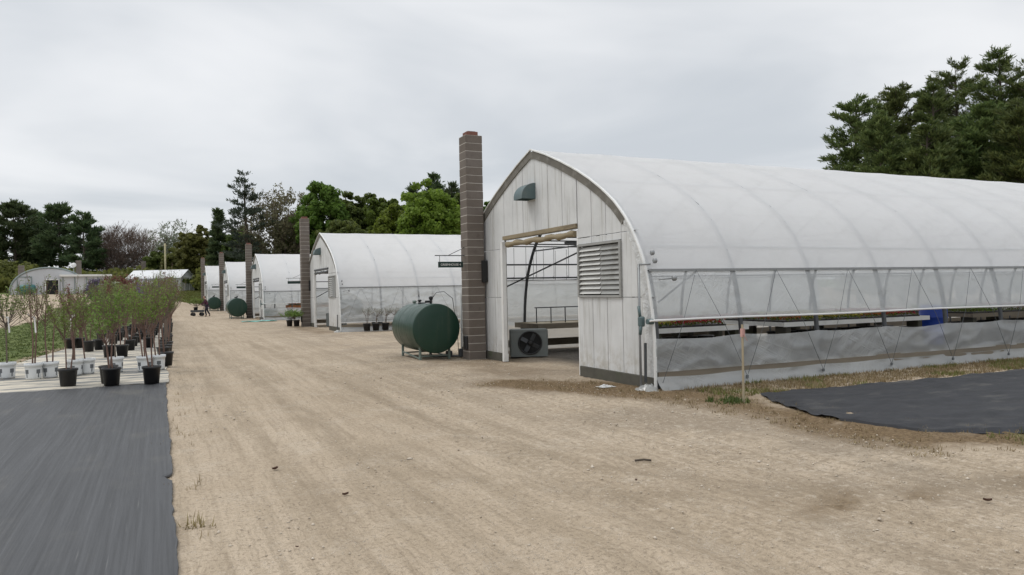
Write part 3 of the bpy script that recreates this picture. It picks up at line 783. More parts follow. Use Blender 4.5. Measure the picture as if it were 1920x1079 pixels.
def m_gear():
    mb = MB(); mb.box((-.2, -4.30, 1.14), (.10, .10, .17), None, .02)
    mb.lathe([(.045, -.06), (.05, 0), (.045, .06)], 10, (-.13, -4.45, 1.14), 'X')
    mb.tube([(-.22, -4.30, 1.20), (-.23, -4.27, 1.40)], .026, 6); mb.tube([(-.22, -4.32, 1.08), (-.23, -4.30, .92)], .026, 6)
    return mb.mesh('crank_gearbox', M['hood'])
def m_post():
    mb = MB(); mb.bar((-.16, -4.33, .12), (-.15, -4.33, .78), .035); return mb.mesh('corner_post', M['pipedark'])
def m_pulley():
    mb = MB(); mb.lathe([(.018, -.03), (.045, -.02), (.045, .02), (.018, .03)], 12, (0, 0, 0), 'X'); return mb.mesh('pulley', M['galv'])
def m_idler():
    mb = MB(); mb.tube([(.10, -4.40, 1.84), (.36, -4.48, 1.86)], .012, 6)
    mb.lathe([(.012, -.04), (.05, -.02), (.05, .02), (.02, .04)], 12, (.36, -4.48, 1.86), 'X')
    return mb.mesh('idler_arm', M['galv'])
def m_baghold():
    mb = MB()
    def fn(u, v):
        a = u * 2 * PI; r = (.06 + .20 * v) * (1 + .25 * math.sin(a * 3 + 1) + .1 * math.sin(a * 7))
        return (-.16 + r * math.cos(a) * .75, -4.42 + r * math.sin(a) * .9, -.004 + .10 * (1 - v) ** 1.1 + .035 * (1 - v * .6) * mnoise.noise((a * 2, v * 6, 0)))
    mb.grid(fn, 30, 8); return mb.mesh('film_tail', M['skirt'])

def greenhouse(x, yr, label, cfg, hoops=True):
    z = zf(x, yr)
    g = thing('greenhouse', (x, yr, z), label, 'greenhouse', 'white hoop greenhouses in a row along the lane')
    P = lambda n, k, fn: part(n, gmesh(k, fn), g)
    P('roof_cover', 'cover', m_cover); 
    for i in range(NB + 1):
        o = P('hoop', 'hoop', m_hoop); o.location = (.03 + i * (L - .06) / NB, 0, 0)
        if i % 2 == 1: o = P('collar_tie', 'tie', m_tie); o.location = (.03 + i * (L - .06) / NB, 0, 0)
    for j, s in enumerate((0, 2.6, -2.6, seglen[9], -seglen[9], seglen[11] - .1)): P('purlin', 'pur%d' % j, lambda: m_purlin(s))
    P('end_wall', 'wall', m_endwall); P('back_wall', 'bwall', m_backwall)
    P('arch_trim', 'arch', m_arch); P('film_lock', 'lip', m_archlip)
    P('film_wrap', 'wrapS', lambda: m_wrap(-1)); P('film_wrap', 'wrapN', lambda: m_wrap(1))
    P('sill', 'sillS', lambda: m_sill(-4.43, -1.97)); P('sill', 'sillN', lambda: m_sill(1.65, 4.43))
    P('door_jamb', 'jl', lambda: m_jamb(-1.935, .045)); P('door_jamb', 'jr', lambda: m_jamb(1.59))
    P('rolled_door', 'roll' if label is GL[0] else 'rolld', m_rolldoor if label is GL[0] else lambda: m_rolldoor('pipedark'))
    lf = P('louver', 'louv', m_louver); part('slats', gmesh('slats', m_slats), lf)
    P('vent_hood', 'hood', m_hood)
    for sg in (-1, 1): P('hip_board', 'rail%d' % sg, lambda: m_rail(sg)); P('baseboard', 'bb%d' % sg, lambda: m_baseboard(sg))
    P('rope_lacing', 'rope', m_rope); P('brace_pipe', 'brace', m_brace)
    if label is GL[0]: add_wires(g)
    P('curtain', 'curN', lambda: m_curtain(1, 1.98, .02, 'curtain', M['curtain'], 20.0))
    if cfg == 'open':
        P('curtain', 'curS', lambda: m_curtain(-1, 1.98, 1.165, 'curtain', M['curtain'], 3.0))
        P('roll_bar', 'rollo', lambda: m_rollbar(1.155, .18))
        P('lower_curtain', 'lowS', lambda: m_curtain(-1, .850, .29, 'lower_curtain', M['lower'], 8.0, .06, 0.0, 1.6))
        P('crank_pole', 'crank', m_crank); P('crank_gearbox', 'gear', m_gear)
    else:
        P('curtain', 'curSc', lambda: m_curtain(-1, 1.98, .42, 'curtain', M['curtain'], 5.0, 0, 0, 1.8))
        P('roll_bar', 'rollc', lambda: m_rollbar(.41, .05))
    P('skirt', 'skirt', lambda: m_curtain(-1, .215, .0, 'skirt', M['skirt'], 13.0, .03, .17, 2.0))
    P('corner_post', 'post', m_post); P('pulley', 'pul', m_pulley).location = (.10, -4.23, 2.30); P('pulley', 'pul', m_pulley).location = (.10, -4.30, 2.16); P('idler_arm', 'idl', m_idler); P('film_tail', 'tail', m_baghold)
    return g
GH = [(7.5, 14.85), (7.35, 38.4), (6.45, 58.5), (5.75, 77.5), (4.75, 93.0)]
GL = ['large white hoop greenhouse in front with half rolled side curtain and open door',
      'second hoop greenhouse with lowered clear side curtain beyond the large green tank',
      'third hoop greenhouse with orange flats showing under its side curtain',
      'fourth hoop greenhouse with a dark green tank before its corner',
      'farthest hoop greenhouse at the end of the lane']
for i, (x, y) in enumerate(GH): greenhouse(x, y, GL[i], 'open' if i in (0, 2) else 'closed')

# ------------------------------------------------------------------ chimneys
def m_chim(w, h, name):
    mb = MB(); n = int(h / .2); r = random.Random(5)
    mb.mi = 2; mb.box((0, 0, h / 2), (w - .010, w - .010, h))
    for i in range(n):
        mb.mi = 0 if r.random() < .6 else 1
        mb.box((r.uniform(-.003, .003), r.uniform(-.003, .003), i * h / n + h / n / 2), (w, w, h / n - .013), Matrix.Rotation(r.uniform(-.006, .006), 3, 'Z'), .006)
    return mb.mesh(name, M['block'], M['block2'], M['mortar'])
def m_flue():
    mb = MB(); mb.box((0, 0, .05), (.30, .30, .12), None, .01)
    mb.mi = 1; mb.box((0, 0, .10), (.2, .2, .05)); return mb.mesh('flue', M['clay'], M['dark'])
CH = [(7.18, 17.72, 5.62), (7.1, 41.6, 5.8), (6.25, 61.6, 5.7), (5.6, 80.8, 5.75), (4.6, 96.2, 5.6)]
CLB = ['tall brown block chimney with clay flue beside the front greenhouse door', 'brown block chimney beside the second greenhouse door',
       'brown block chimney just right of the small round green tank', 'brown block chimney second from the far end of the lane', 'farthest brown block chimney just behind the walking person']
def text_mesh(txt, size):
    cu = bpy.data.curves.new('txt', 'FONT'); cu.body = txt; cu.size = size; cu.align_x = 'CENTER'; cu.align_y = 'CENTER'; cu.extrude = .003
    ob = bpy.data.objects.new('txt', cu); COL.objects.link(ob)
    bpy.context.view_layer.update()
    me = bpy.data.meshes.new_from_object(ob.evaluated_get(bpy.context.evaluated_depsgraph_get()))
    bpy.data.objects.remove(ob); me.materials.clear(); me.materials.append(M['letter']); return me
def m_bracket():
    mb = MB(); mb.bar((.02, 0, .15), (-.78, 0, .15), .022); mb.bar((.02, 0, .36), (-.42, 0, .16), .014)
    for x in (-.66, -.08): mb.bar((x, 0, .15), (x, 0, -.01), .010)
    return mb.mesh('bracket', M['pipedark'])
def m_board():
    mb = MB(); mb.box((-.37, 0, -.075), (.66, .022, .145), None, .004); return mb.mesh('board', M['sign'])
bm_, br_ = m_board(), m_bracket()
txtm = text_mesh('GREENHOUSE 4', .075)
for i, (x, y, h) in enumerate(CH):
    z = zf(x, y)
    c = thing('chimney', (x, y, z), CLB[i], 'chimney', 'block chimneys beside the greenhouse doors')
    part('shaft', m_chim(.45, h, 'shaft'), c)
    f = part('flue', gmesh('flue', m_flue), c); f.location = (0, 0, h)
    mb = MB(); mb.box((.21, -.26, 2.2), (.14, .10, .55), None, .01); part('flue_pipe', gmesh('fluepipe', lambda: mb.mesh('flue_pipe', M['rubber'])), c)
    mb = MB(); mb.box((-.25, -.06, .42), (.07, .18, .34), None, .015); part('cleanout_door', gmesh('clean', lambda: mb.mesh('cleanout_door', M['black'])), c)
    if i < 4:
        s = thing('hanging_sign', (x - .225, y, z + 2.46), ['dark green hanging sign with white letters on the tallest looking front chimney', 'small dark hanging sign on the second chimney', 'small dark hanging sign on the chimney by the round green tank', 'tiny dark hanging sign on the fourth chimney'][i], 'sign', 'signs hung from the chimneys')
        part('board', bm_, s); part('bracket', br_, s)
        if i == 0:
            q = part('lettering', txtm, s); q.location = (-.37, -.0125, -.078); q.rotation_euler = (R(90), 0, 0)

# ------------------------------------------------------------------ fuel tanks
def m_tankshell(r, l):
    mb = MB()
    mb.lathe([(.01, -.045), (r * .6, -.03), (r - .035, -.006), (r - .004, .004), (r, .02), (r, l - .02), (r - .004, l), (r - .05, l + .02), (r * .6, l + .05), (.01, l + .065)], 56, (0, 0, 0), 'Y')
    for k in (.33, .67): mb.lathe([(r + .0005, l * k - .012), (r + .004, l * k), (r + .0005, l * k + .012)], 56, (0, 0, 0), 'Y', True, False, False)
    return mb.mesh('shell', M['tank'])
def m_tanklegs(r, l):
    mb = MB()
    for y in (.18, l - .18):
        for sx in (-1, 1):
            mb.box((sx * r * .62, y, -r + .02), (.055, .055, .40), None, .004)
        mb.bar((-r * .62, y, -r - .07), (r * .62, y, -r - .07), .035)
    for sx in (-1, 1): mb.bar((sx * r * .62, .18, -r - .13), (sx * r * .62, l - .18, -r - .04), .03)
    return mb.mesh('stand', M['tanklt'])
def m_tankcap(r, l):
    mb = MB()
    mb.lathe([(.035, 0), (.035, .07), (.055, .07), (.055, .10), (.02, .11)], 12, (0, l * .72, r - .01))
    mb.tube([(.02, l * .25, r - .02), (.02, l * .25, r + .11)], .032, 10); mb.box((.02, l * .25, r + .14), (.10, .08, .09), None, .02); mb.box((-.06, l * .25, r + .05), (.16, .06, .06), None, .015)
    mb.lathe([(.10, 0), (.10, .03), (.06, .04)], 14, (-.04, l * .55, r - .012))
    return mb.mesh('valve', M['black'])
def m_tankvent(r, l):
    mb = MB(); mb.lathe([(.03, -.02), (.03, .03), (.055, .035), (.055, .09), (.02, .10)], 12, (-.02, l * .93, r - .02)); return mb.mesh('vent_cap', M['leaf_maple'] if False else M['tanklt'])
def m_tankline(r, l):
    mb = MB(); mb.tube([(.03, l * .25, r + .1), (.15, l * .22, r + .28), (.35, l * .2, r + .30), (.58, l * .2, r + .12), (.70, l * .2, -.2), (.72, l * .2, -r - .1)], .009, 6); return mb.mesh('fuel_line', M['pipedark'])
def tank(x, y, r, l, label, line=True):
    z = zf(x, y)
    g = thing('fuel_tank', (x, y, z + r + .165), label, 'fuel tank', 'green cylindrical fuel tanks')
    part('shell', m_tankshell(r, l), g); part('stand', m_tanklegs(r, l), g); part('valve', m_tankcap(r, l), g); part('vent_cap', m_tankvent(r, l), g)
    if line:
        mb = MB(); mb.tube([(.0, .5, -r - .02), (.05, .5, -r - .11), (.62, .3, -r - .12), (.95, .05, -r - .11)], .022, 8); mb.box((.45, .36, -r - .06), (.16, .12, .16), None, .02); mb.box((.72, .22, -r - .04), (.10, .10, .22), None, .02)
        part('outlet_pipe', mb.mesh('outlet_pipe', M['pipedark']), g)
    if line: part('fuel_line', m_tankline(r, l), g)
    return g
tank(6.28, 18.0, .625, 1.85, 'large dark green cylindrical oil tank lying beside the tall front chimney')
tank(5.25, 60.2, .70, 1.9, 'dark green tank seen end on between third and fourth greenhouse', False)
tank(4.85, 80.3, .62, 1.8, 'far green tank left of the second farthest chimney', False)
# tank and fan inside the second greenhouse door
g = tank(8.5, 40.9, .45, 1.6, 'green tank seen through the second greenhouse doorway', False); g.location.z = .95 ; g.rotation_euler = (0, 0, R(-65))

# ------------------------------------------------------------------ interior: fan boxes, benches, trays
def m_fanbox():
    mb = MB(); w, d, h = .95, .55, .68
    mb.box((0, 0, h / 2 + .02), (w, d, h), None, .02)
    mb.box((0, -d / 2 - .006, .05), (w * .96, .012, .05)); mb.box((0, -d / 2 - .006, h - .01), (w * .96, .012, .05))
    return mb.mesh('housing', M['fanbox'])
def m_fan():
    mb = MB(); mb.lathe([(.285, -.285), (.30, -.315), (.285, -.33), (.265, -.315)], 30, (.02, 0, .37), 'Y', True, False, False)
    mb.mi = 1; mb.lathe([(.27, -.281), (.02, -.279)], 30, (.02, 0, .37), 'Y', True, False, False)
    mb.mi = 0; mb.lathe([(.07, -.28), (.07, -.34), (.03, -.36)], 14, (.02, 0, .37), 'Y')
    return mb.mesh('fan_ring', M['black'], M['dark'])
def m_blade():
    mb = MB()
    for k in range(4):
        a = k * PI / 2 + .5; rot = Matrix.Rotation(a, 3, 'Y') @ Matrix.Rotation(R(25), 3, 'Z')
        c = Matrix.Rotation(a, 3, 'Y') @ Vector((0, 0, .16)); mb.box((c.x + .02, -.30, c.z + .37), (.11, .006, .18), Matrix.Rotation(a, 3, 'Y') @ Matrix.Rotation(R(25), 3, 'Z'))
    return mb.mesh('fan_blades', M['pipedark'])
fb = (m_fanbox(), m_fan(), m_blade())
def fanbox(x, y, rz, lab):
    g = thing('fan_box', (x, y, zf(x, y) + .02), lab, 'fan', 'fan boxes inside the doorways', rz)
    part('housing', fb[0], g); part('fan_ring', fb[1], g); part('fan_blades', fb[2], g)
fanbox(8.45, 17.2, R(-22), 'grey boxed fan on the gravel inside the front greenhouse doorway')
fanbox(8.4, 40.0, R(-30), 'grey boxed fan inside the second greenhouse doorway')
fanbox(7.6, 60.2, R(-30), 'boxed fan inside the third greenhouse doorway')

def bench(x0, x1, y0, y1, z, label, mtop, group='plant benches inside the greenhouses', edge=.09):
    zb = zf(x0, (y0 + y1) / 2)
    g = thing('plant_bench', ((x0 + x1) / 2, (y0 + y1) / 2, zb), label, 'bench', group)
    w, d = x1 - x0, y1 - y0
    mb = MB()
    mb.box((0, 0, z - .02), (w - .05, d - .05, .03))
    part('top', mb.mesh('top', M['palewood']), g)
    mb = MB()
    for sg in (-1, 1): mb.box((0, sg * d / 2, z - edge / 2 + .01), (w, .03, edge)); mb.box((sg * (w / 2 - .015), 0, z - edge / 2 + .012), (.03, d - .04, edge - .006))
    part('edge_board', mb.mesh('edge_board', mtop), g)
    n = max(2, int(w / 2.4) + 1)
    for i in range(n):
        for sg in (-1, 1):
            mb = MB(); mb.box((-w / 2 + .2 + i * (w - .4) / (n - 1), sg * (d / 2 - .22), (z - .04) / 2), (.14, .3, z - .06), None, .01)
            part('leg', mb.mesh('leg', M['base']), g)
    return g
M['flat'] = simple('black_flat', (.02, .018, .018), .5, .2)
def tray_mesh(seed, cols, dens=420, hh=.165):
    r = np.random.default_rng(seed); n = dens
    C = np.c_[r.uniform(-.28, .28, n), r.uniform(-.44, .44, n), r.uniform(.025, hh, n) ]
    d = rnd_dirs(r, n); d[:, 2] = np.abs(d[:, 2]) * .6 + .2; d = unit(d)
    w = unit(np.cross(d, rnd_dirs(r, n)))
    s = r.uniform(.018, .034, n)[:, None]
    V, F = cards(C, d * s, w * s * .6)
    mi = np.where(C[:, 2] > hh * r.uniform(.3, .7, n), 1, 0)
    return npmesh('plants', V, F, [M['bed_green'], M[cols]], mi)
def m_flat():
    mb = MB(); mb.box((0, 0, .02), (.55, .86, .04), None, .006); return mb.mesh('flat', M['flat'])
flatm = m_flat(); TM = {}
def trays(x0, x1, y0, y1, z, seq, where, step=.57):
    nrow = max(1, int((y1 - y0) / .88)); i = 0; x = x0 + .3
    while x < x1 - .25:
        c = seq[min(len(seq) - 1, int((x - x0) / (x1 - x0) * len(seq)))]
        for j in range(nrow):
            key = (c, (i + j) % 2)
            if key not in TM: TM[key] = tray_mesh(len(TM) + 3, {'red': 'petal_red', 'yellow': 'petal_yellow', 'orange': 'petal_orange', 'white': 'petal_white', 'green': 'sap_green'}[c])
            y = y0 + .43 + j * .88
            nm = {'red': 'red flowering', 'yellow': 'yellow green', 'orange': 'orange flowering', 'white': 'white flowering', 'green': 'leafy green'}[c]
            g = thing('plant_tray', (x, y, zf(x, y) + z), 'black flat of %s bedding plants on %s' % (nm, where), 'plant tray', '%s flats on %s' % (nm, where))
            part('flat', flatm, g); part('plants', TM[key], g)
        x += step; i += 1
def m_stack():
    mb = MB(); pr_ = [(.13, 0)]
    for k in range(7): pr_ += [(.16, .10 * k + .08), (.185, .10 * k + .085), (.185, .10 * k + .12), (.16, .10 * k + .122)]
    mb.lathe(pr_, 14); return mb.mesh('pot_stack', M['black'])
stm = m_stack()
def stacks(x0, x1, y0, where):  # black pots, added in stacks to deepen the shade below the benches
    x = x0 + .3; i = 0
    while x < x1 - .2:
        for k, dy in enumerate((.35, .95)):
            o = part('pot_stack', stm); o.location = (x, y0 + dy, zf(x, y0) + .0); o.rotation_euler = (0, 0, i)
            tag(o, 'stack of black nursery pots added to darken the space under %s' % where, 'pot stack', 'pot stacks under %s' % where)
        x += .42; i += 1
stacks(8.0, 10.25, 11.25, 'the bench by the front corner'); stacks(11.6, 15.5, 11.3, 'the middle bench of the side opening'); stacks(16.9, 23.5, 11.25, 'the bench right of the blue barrel')
bench(8.0, 10.25, 11.25, 13.1, .95, 'white edged plant bench nearest the front corner of the greenhouse', M['white'])
trays(8.0, 10.25, 11.25, 13.1, .955, ['yellow', 'red', 'red', 'red', 'orange'], 'the bench by the front corner')
bench(11.2, 15.5, 11.3, 13.1, .95, 'white edged plant bench in the middle of the rolled up side opening', M['white'])
trays(11.2, 15.5, 11.3, 13.1, .955, ['orange', 'yellow', 'yellow', 'yellow', 'orange', 'red', 'red'], 'the middle bench of the side opening')
bench(16.9, 23.5, 11.25, 13.1, .95, 'dark edged plant bench right of the blue barrel', M['wood'])
trays(16.9, 23.5, 11.25, 13.1, .955, ['green', 'white', 'red', 'white', 'red', 'orange'], 'the bench right of the blue barrel')
bench(9.0, 16, 17.75, 19.15, .80, 'pale timber bench along the far wall inside the front greenhouse doorway', M['wood'], edge=.14)
trays(11.0, 13.0, 17.75, 19.15, .805, ['green'], 'the timber bench inside the doorway')
bench(9.5, 20, 14.3, 16.3, .80, 'long plant bench in the middle of the front greenhouse', M['white'])
trays(9.5, 20, 14.3, 16.3, .805, ['green', 'white', 'red', 'yellow', 'red', 'orange'], 'the long middle bench')
bench(8.2, 14, 54.9, 56.4, .98, 'bench with orange flats in the third greenhouse', M['orange'], edge=.22)
trays(8.2, 14, 54.9, 56.4, .985, ['orange'], 'the third greenhouse bench')
bench(9.5, 16, 36.0, 37.6, .8, 'bench inside the second greenhouse', M['white'])
# rack of bars on the timber bench
mb = MB(); mb.bar((0, 0, .42), (3.6, 0, .42), .028)
for i in range(9): mb.bar((.05 + i * .44, 0, .0), (.05 + i * .44, 0, .42), .022)
o = part('wire_rack', mb.mesh('wire_rack', M['pipedark'])); o.location = (9.1, 18.1, .81); tag(o, 'dark barred rack standing on the timber bench in the doorway', 'rack')
mb = MB(); mb.lathe([(.26, 0), (.29, .02), (.29, .28), (.305, .30), (.29, .32), (.29, .60), (.305, .62), (.29, .64), (.29, .86), (.26, .90), (.02, .905)], 28)
o = part('barrel', mb.mesh('barrel', M['blue'])); o.location = (16.05, 11.6, .28); tag(o, 'bright blue plastic barrel between the greenhouse benches', 'barrel')
mb = MB(); mb.box((0, 0, .14), (.7, .7, .28), None, .01); o = part('barrel_block', mb.mesh('barrel_block', M['base'])); o.location = (16.05, 11.6, .0); tag(o, 'low block under the blue barrel', 'block')

# ------------------------------------------------------------------ stake, scraps near the corner
g = thing('wooden_stake', (7.68, 8.56, 0), 'thin pale wooden stake with pink tape by the greenhouse corner', 'stake')
mb = MB(); mb.bar((0, 0, -.05), (.015, .01, 1.14), .028); part('post', mb.mesh('post', M['stake']), g)
mb = MB(); mb.box((.012, .006, 1.02), (.046, .046, .12)); mb.bar((.0, -.03, 1.0), (.05, -.05, .90), .02, .004); part('tape', mb.mesh('tape', M['pinktape']), g)

# ------------------------------------------------------------------ potted saplings
def m_pot(r, h):
    mb = MB()
    mb.lathe([(r * .80, 0), (r * .97, h * .86), (r * 1.06, h * .87), (r * 1.08, h), (r * .98, h), (r * .96, h * .93)], 26, capt=False); return mb.mesh('pot', M['black'])
def m_bucket(r, h):
    mb = MB(); seg = 32
    pr_ = [(r * .86, 0), (r * .875, h * .12), (r * .90, h * .36), (r * .93, h * .62), (r * .95, h * .80), (r * 1.03, h * .81), (r * 1.05, h), (r * .96, h), (r * .94, h * .92)]
    mb.lathe(pr_, seg, capt=False)
    rr = random.Random(2)
    for ring in (2,):
        for k in range(seg):
            if k % 8 in (1, 2, 3): mb.m[ring * seg + k] = 1
    for k in range(seg):
        if k % 8 == 2: mb.m[1 * seg + k] = 1
    return mb.mesh('bucket', M['bucket'], M['print'])
def m_soil(r, h):
    mb = MB(); mb.lathe([(r * .95, h), (r * .5, h + .015), (.02, h + .02)], 16, capb=False); return mb.mesh('soil', M['soil'])
def sapling(seed, hb, ht, spread, nst, nbr, nleaf, leafm, stemm, up=.75, lsz=.03, low=.35):
    r = random.Random(seed); q = np.random.default_rng(seed)
    mb = MB(); tips = []
    for k in range(nst):
        a = r.uniform(0, 6.28); off = .05 * (nst > 1)
        p0 = Vector((off * math.cos(a), off * math.sin(a), 0)); 
        p1 = p0 + Vector((r.gauss(0, .03) + off * 1.2 * math.cos(a), r.gauss(0, .03) + off * 1.2 * math.sin(a), hb))
        mb.tube([p0, p0.lerp(p1, .5) + Vector((r.gauss(0, .015), r.gauss(0, .015), 0)), p1], [.017, .015, .012], 6, False)
        for j in range(nbr // nst):
            az = r.uniform(0, 6.28); f = r.uniform(.1, 1.0)
            st = p1 - Vector((0, 0, r.uniform(0, .18) * hb))
            out = spread * 1.45 * (.25 + .75 * f); H = (ht - hb) * r.uniform(.6, 1.0) * (1 - .25 * f)
            e = st + Vector((math.cos(az) * out, math.sin(az) * out, H))
            m1 = st + Vector((math.cos(az) * out * .55, math.sin(az) * out * .55, H * .4))
            pts = [st, m1, e]; mb.tube(pts, [.0075, .005, .002], 4, False)
            for w in range(3):
                t_ = r.uniform(.25, .95); b = st.lerp(m1, t_ * 2) if t_ < .5 else m1.lerp(e, t_ * 2 - 1)
                a2 = r.uniform(0, 6.28); l2 = r.uniform(.16, .46) * (1.15 - t_ * .5)
                e2 = b + Vector((math.cos(a2) * l2 * (1 - up), math.sin(a2) * l2 * (1 - up), l2 * up))
                mb.tube([b, e2], [.0035, .0015], 4, False); tips.append((b, e2))
            tips.append((m1, e)); tips.append((m1, e))
    tw = mb.mesh('branches', stemm)
    idx = q.integers(0, len(tips), nleaf); tt = q.uniform(.05, 1, nleaf)[:, None]
    A = np.array([t_[0] for t_ in tips])[idx]; B = np.array([t_[1] for t_ in tips])[idx]
    C = A + (B - A) * tt + q.normal(0, .018, (nleaf, 3))
    keep = C[:, 2] > low * ht
    C = C[keep]; n = len(C)
    d = rnd_dirs(q, n); d[:, 2] = d[:, 2] * .6 + .45; d = unit(d); w = unit(np.cross(d, rnd_dirs(q, n)))
    s = q.uniform(.6, 1.25, n)[:, None] * lsz
    V, F = cards(C + d * s, d * s, w * s * .42)
    return tw, npmesh('leaves', V, F, [leafm])
SAP = {
 'redvase': sapling(1, 1.02, 2.1, .36, 2, 18, 300, M['sap_olive'], M['redstem'], .8, .026),
 'green': sapling(2, .75, 1.95, .34, 2, 20, 800, M['sap_green'], M['redstem'], .62, .029),
 'olive': sapling(3, .85, 2.15, .36, 1, 18, 1150, M['sap_olive'], M['stem'], .75, .034),
 'green2': sapling(4, .55, 1.75, .32, 3, 21, 800, M['sap_green'], M['redstem'], .7, .03),
 'red': sapling(5, .9, 2.2, .33, 1, 18, 1000, M['sap_red'], M['redstem'], .75, .032),
 'bare': sapling(6, .9, 2.45, .34, 2, 24, 560, M['sap_olive'], M['redstem'], .85, .022),
 'purple': sapling(7, .9, 2.1, .32, 1, 16, 1000, M['sap_purple'], M['stem'], .75, .034),
 'tall': sapling(8, 1.0, 2.75, .26, 1, 18, 620, M['sap_olive'], M['redstem'], .9, .028),
 'big': sapling(9, .95, 2.15, .46, 1, 26, 950, M['sap_olive'], M['stem'], .8, .03),
 'white': sapling(10, .6, 1.25, .4, 3, 18, 420, M['white_flower'], M['stem'], .7, .028),
 'shrub': sapling(11, .12, .55, .36, 4, 24, 900, M['sap_green'], M['stem'], .6, .035, .05),
}
potm, bukm = m_pot(.165, .34), m_bucket(.165, .34); soilm = m_soil(.165, .29)
smallpot = m_pot(.14, .26)
def m_ribbon():
    mb = MB(); mb.box((.02, 0, 1.03), (.05, .05, .03)); mb.bar((.03, .02, 1.03), (.12, .02, .93), .035, .004); mb.bar((.03, -.02, 1.03), (.04, -.08, .70), .03, .004); mb.bar((-.02, -.02, 1.03), (-.10, -.05, 1.10), .035, .004)
    return mb.mesh('ribbon', M['ribbon'])
ribm = m_ribbon()
SG = 'potted saplings on the dusty ground cloth'
def potted(x, y, kind, label, pot='black', rz=None, sc=1.0, group=SG, name='potted_sapling', cat='potted tree', ribbon=False):
    g = thing(name, (x, y, zf(x, y) + .038), label, cat, group, rz if rz is not None else (x * 13 + y * 7) % 6.28)
    part('pot', potm if pot == 'black' else bukm, g) if pot != 'white' else part('bucket', bukm, g)
    part('soil', soilm, g)
    b = part('branches', SAP[kind][0], g, (0, 0, .28)); l = part('leaves', SAP[kind][1], g, (0, 0, .28))
    b.scale = l.scale = (sc, sc, sc * (1 + .06 * math.sin(x * 9 + y)))
    if ribbon: part('ribbon', ribm, g, (0, 0, .28))
    return g
potted(-1.64, 16.82, 'green', 'small leafy sapling in the leftmost of three front black pots', 'black', .4, .82)
potted(-.88, 16.45, 'green2', 'leafy multi stem sapling in the middle front black pot', 'black', 1.0)
potted(-.96, 17.0, 'bare', 'bare twiggy sapling in a black pot tucked behind the middle front pot', 'black', 2.0, .8)
potted(-.18, 16.3, 'green', 'leafy sapling in the front black pot nearest the lane', 'black', 3.0, .95)
potted(-3.02, 19.35, 'big', 'olive bushy sapling in the leftmost white bucket with a white ribbon', 'white', .3, 1, ribbon=True)
potted(-3.42, 19.5, 'green', 'leafy sapling in a white bucket at the left picture edge', 'white', 1.3)
potted(-2.46, 18.75, 'redvase', 'red twigged sapling in the left one of two touching white buckets', 'white', .3, 1, ribbon=True)
potted(-2.18, 18.95, 'redvase', 'red twigged sapling in the right one of two touching white buckets', 'white', 2.1)
potted(-1.74, 19.2, 'redvase', 'red twigged sapling in the white bucket behind the leftmost front black pot', 'white', 4.0, 1, ribbon=True)
potted(-1.52, 19.4, 'bare', 'bare sapling in the outermost right of the paired white buckets', 'white', 5.0, .85)
potted(-.95, 19.4, 'olive', 'olive leaved sapling in a white bucket behind the middle front pot', 'white', .8)
potted(-.35, 19.2, 'green', 'green sapling in the left white bucket behind the lane side front pot', 'white', 1.8)
potted(-.08, 19.4, 'redvase', 'red twigged sapling in the right white bucket behind the lane side front pot', 'white', 2.8)
mid = [(-1.36, 24.5, 'olive', 'olive sapling in the left black pot of the pair in mid cloth'), (-1.02, 24.4, 'green', 'green sapling in the right black pot of the pair in mid cloth'),
       (.10, 20.3, 'bare', 'bare twigged sapling in the first black pot of the lane side row'), (.05, 22.4, 'olive', 'olive sapling second in the lane side row of black pots'),
       (-2.80, 29.8, 'red', 'red leaved sapling in the leftmost rear black pot'), (-2.56, 30.0, 'redvase', 'red twigged sapling in the black pot touching the leftmost rear pot'),
       (-2.1, 27.6, 'green2', 'green bushy sapling in a black pot in front of the grass edge'), (-1.86, 28.3, 'olive', 'olive sapling in a black pot behind the green bushy one')]
for x, y, k, lab in mid: potted(x, y, k, lab)
rr = random.Random(12); kinds = ['olive', 'red', 'tall', 'red', 'green2', 'bare', 'redvase', 'red', 'olive', 'red', 'purple', 'tall', 'green', 'red', 'olive', 'bare']
back = []
for y in np.arange(23.6, 56, 1.45): back.append((.12 + (y - 24) * .012, y))
nlane = len(back)
for y in np.arange(27.2, 56, 2.3): back.append((-.95 + (y - 27) * .03, y)); back.append((-.45 + (y - 27) * .022, y + 1.1))
nmid = len(back)
for y in np.arange(31.5, 52, 2.4): back.append((-1.7 + (y - 31) * .06, y))
for y in np.arange(33.0, 46, 2.6): back.append((-2.2 + (y - 31) * .07, y))
LBK = {'olive': 'olive leaved sapling', 'green': 'bright green sapling', 'bare': 'bare reddish sapling', 'red': 'dark red leaved sapling', 'green2': 'bushy green sapling', 'redvase': 'red twigged sapling', 'tall': 'tall narrow sapling', 'purple': 'mauve flowered sapling'}
for i, (x, y) in enumerate(back):
    k = kinds[(i * 5 + i // 12) % len(kinds)]
    if y > 36 and -1.6 < x < -.4 and i % 2: k = 'red'
    row = 'lane side back row' if i < nlane else 'crowded middle back rows' if i < nmid else 'left back rows by the grass'
    potted(x + rr.uniform(-.06, .06), y, k, '%s in a black pot in the %s' % (LBK[k], row), group='%ss in the %s' % (LBK[k], row), sc=rr.uniform(.94, 1.14))
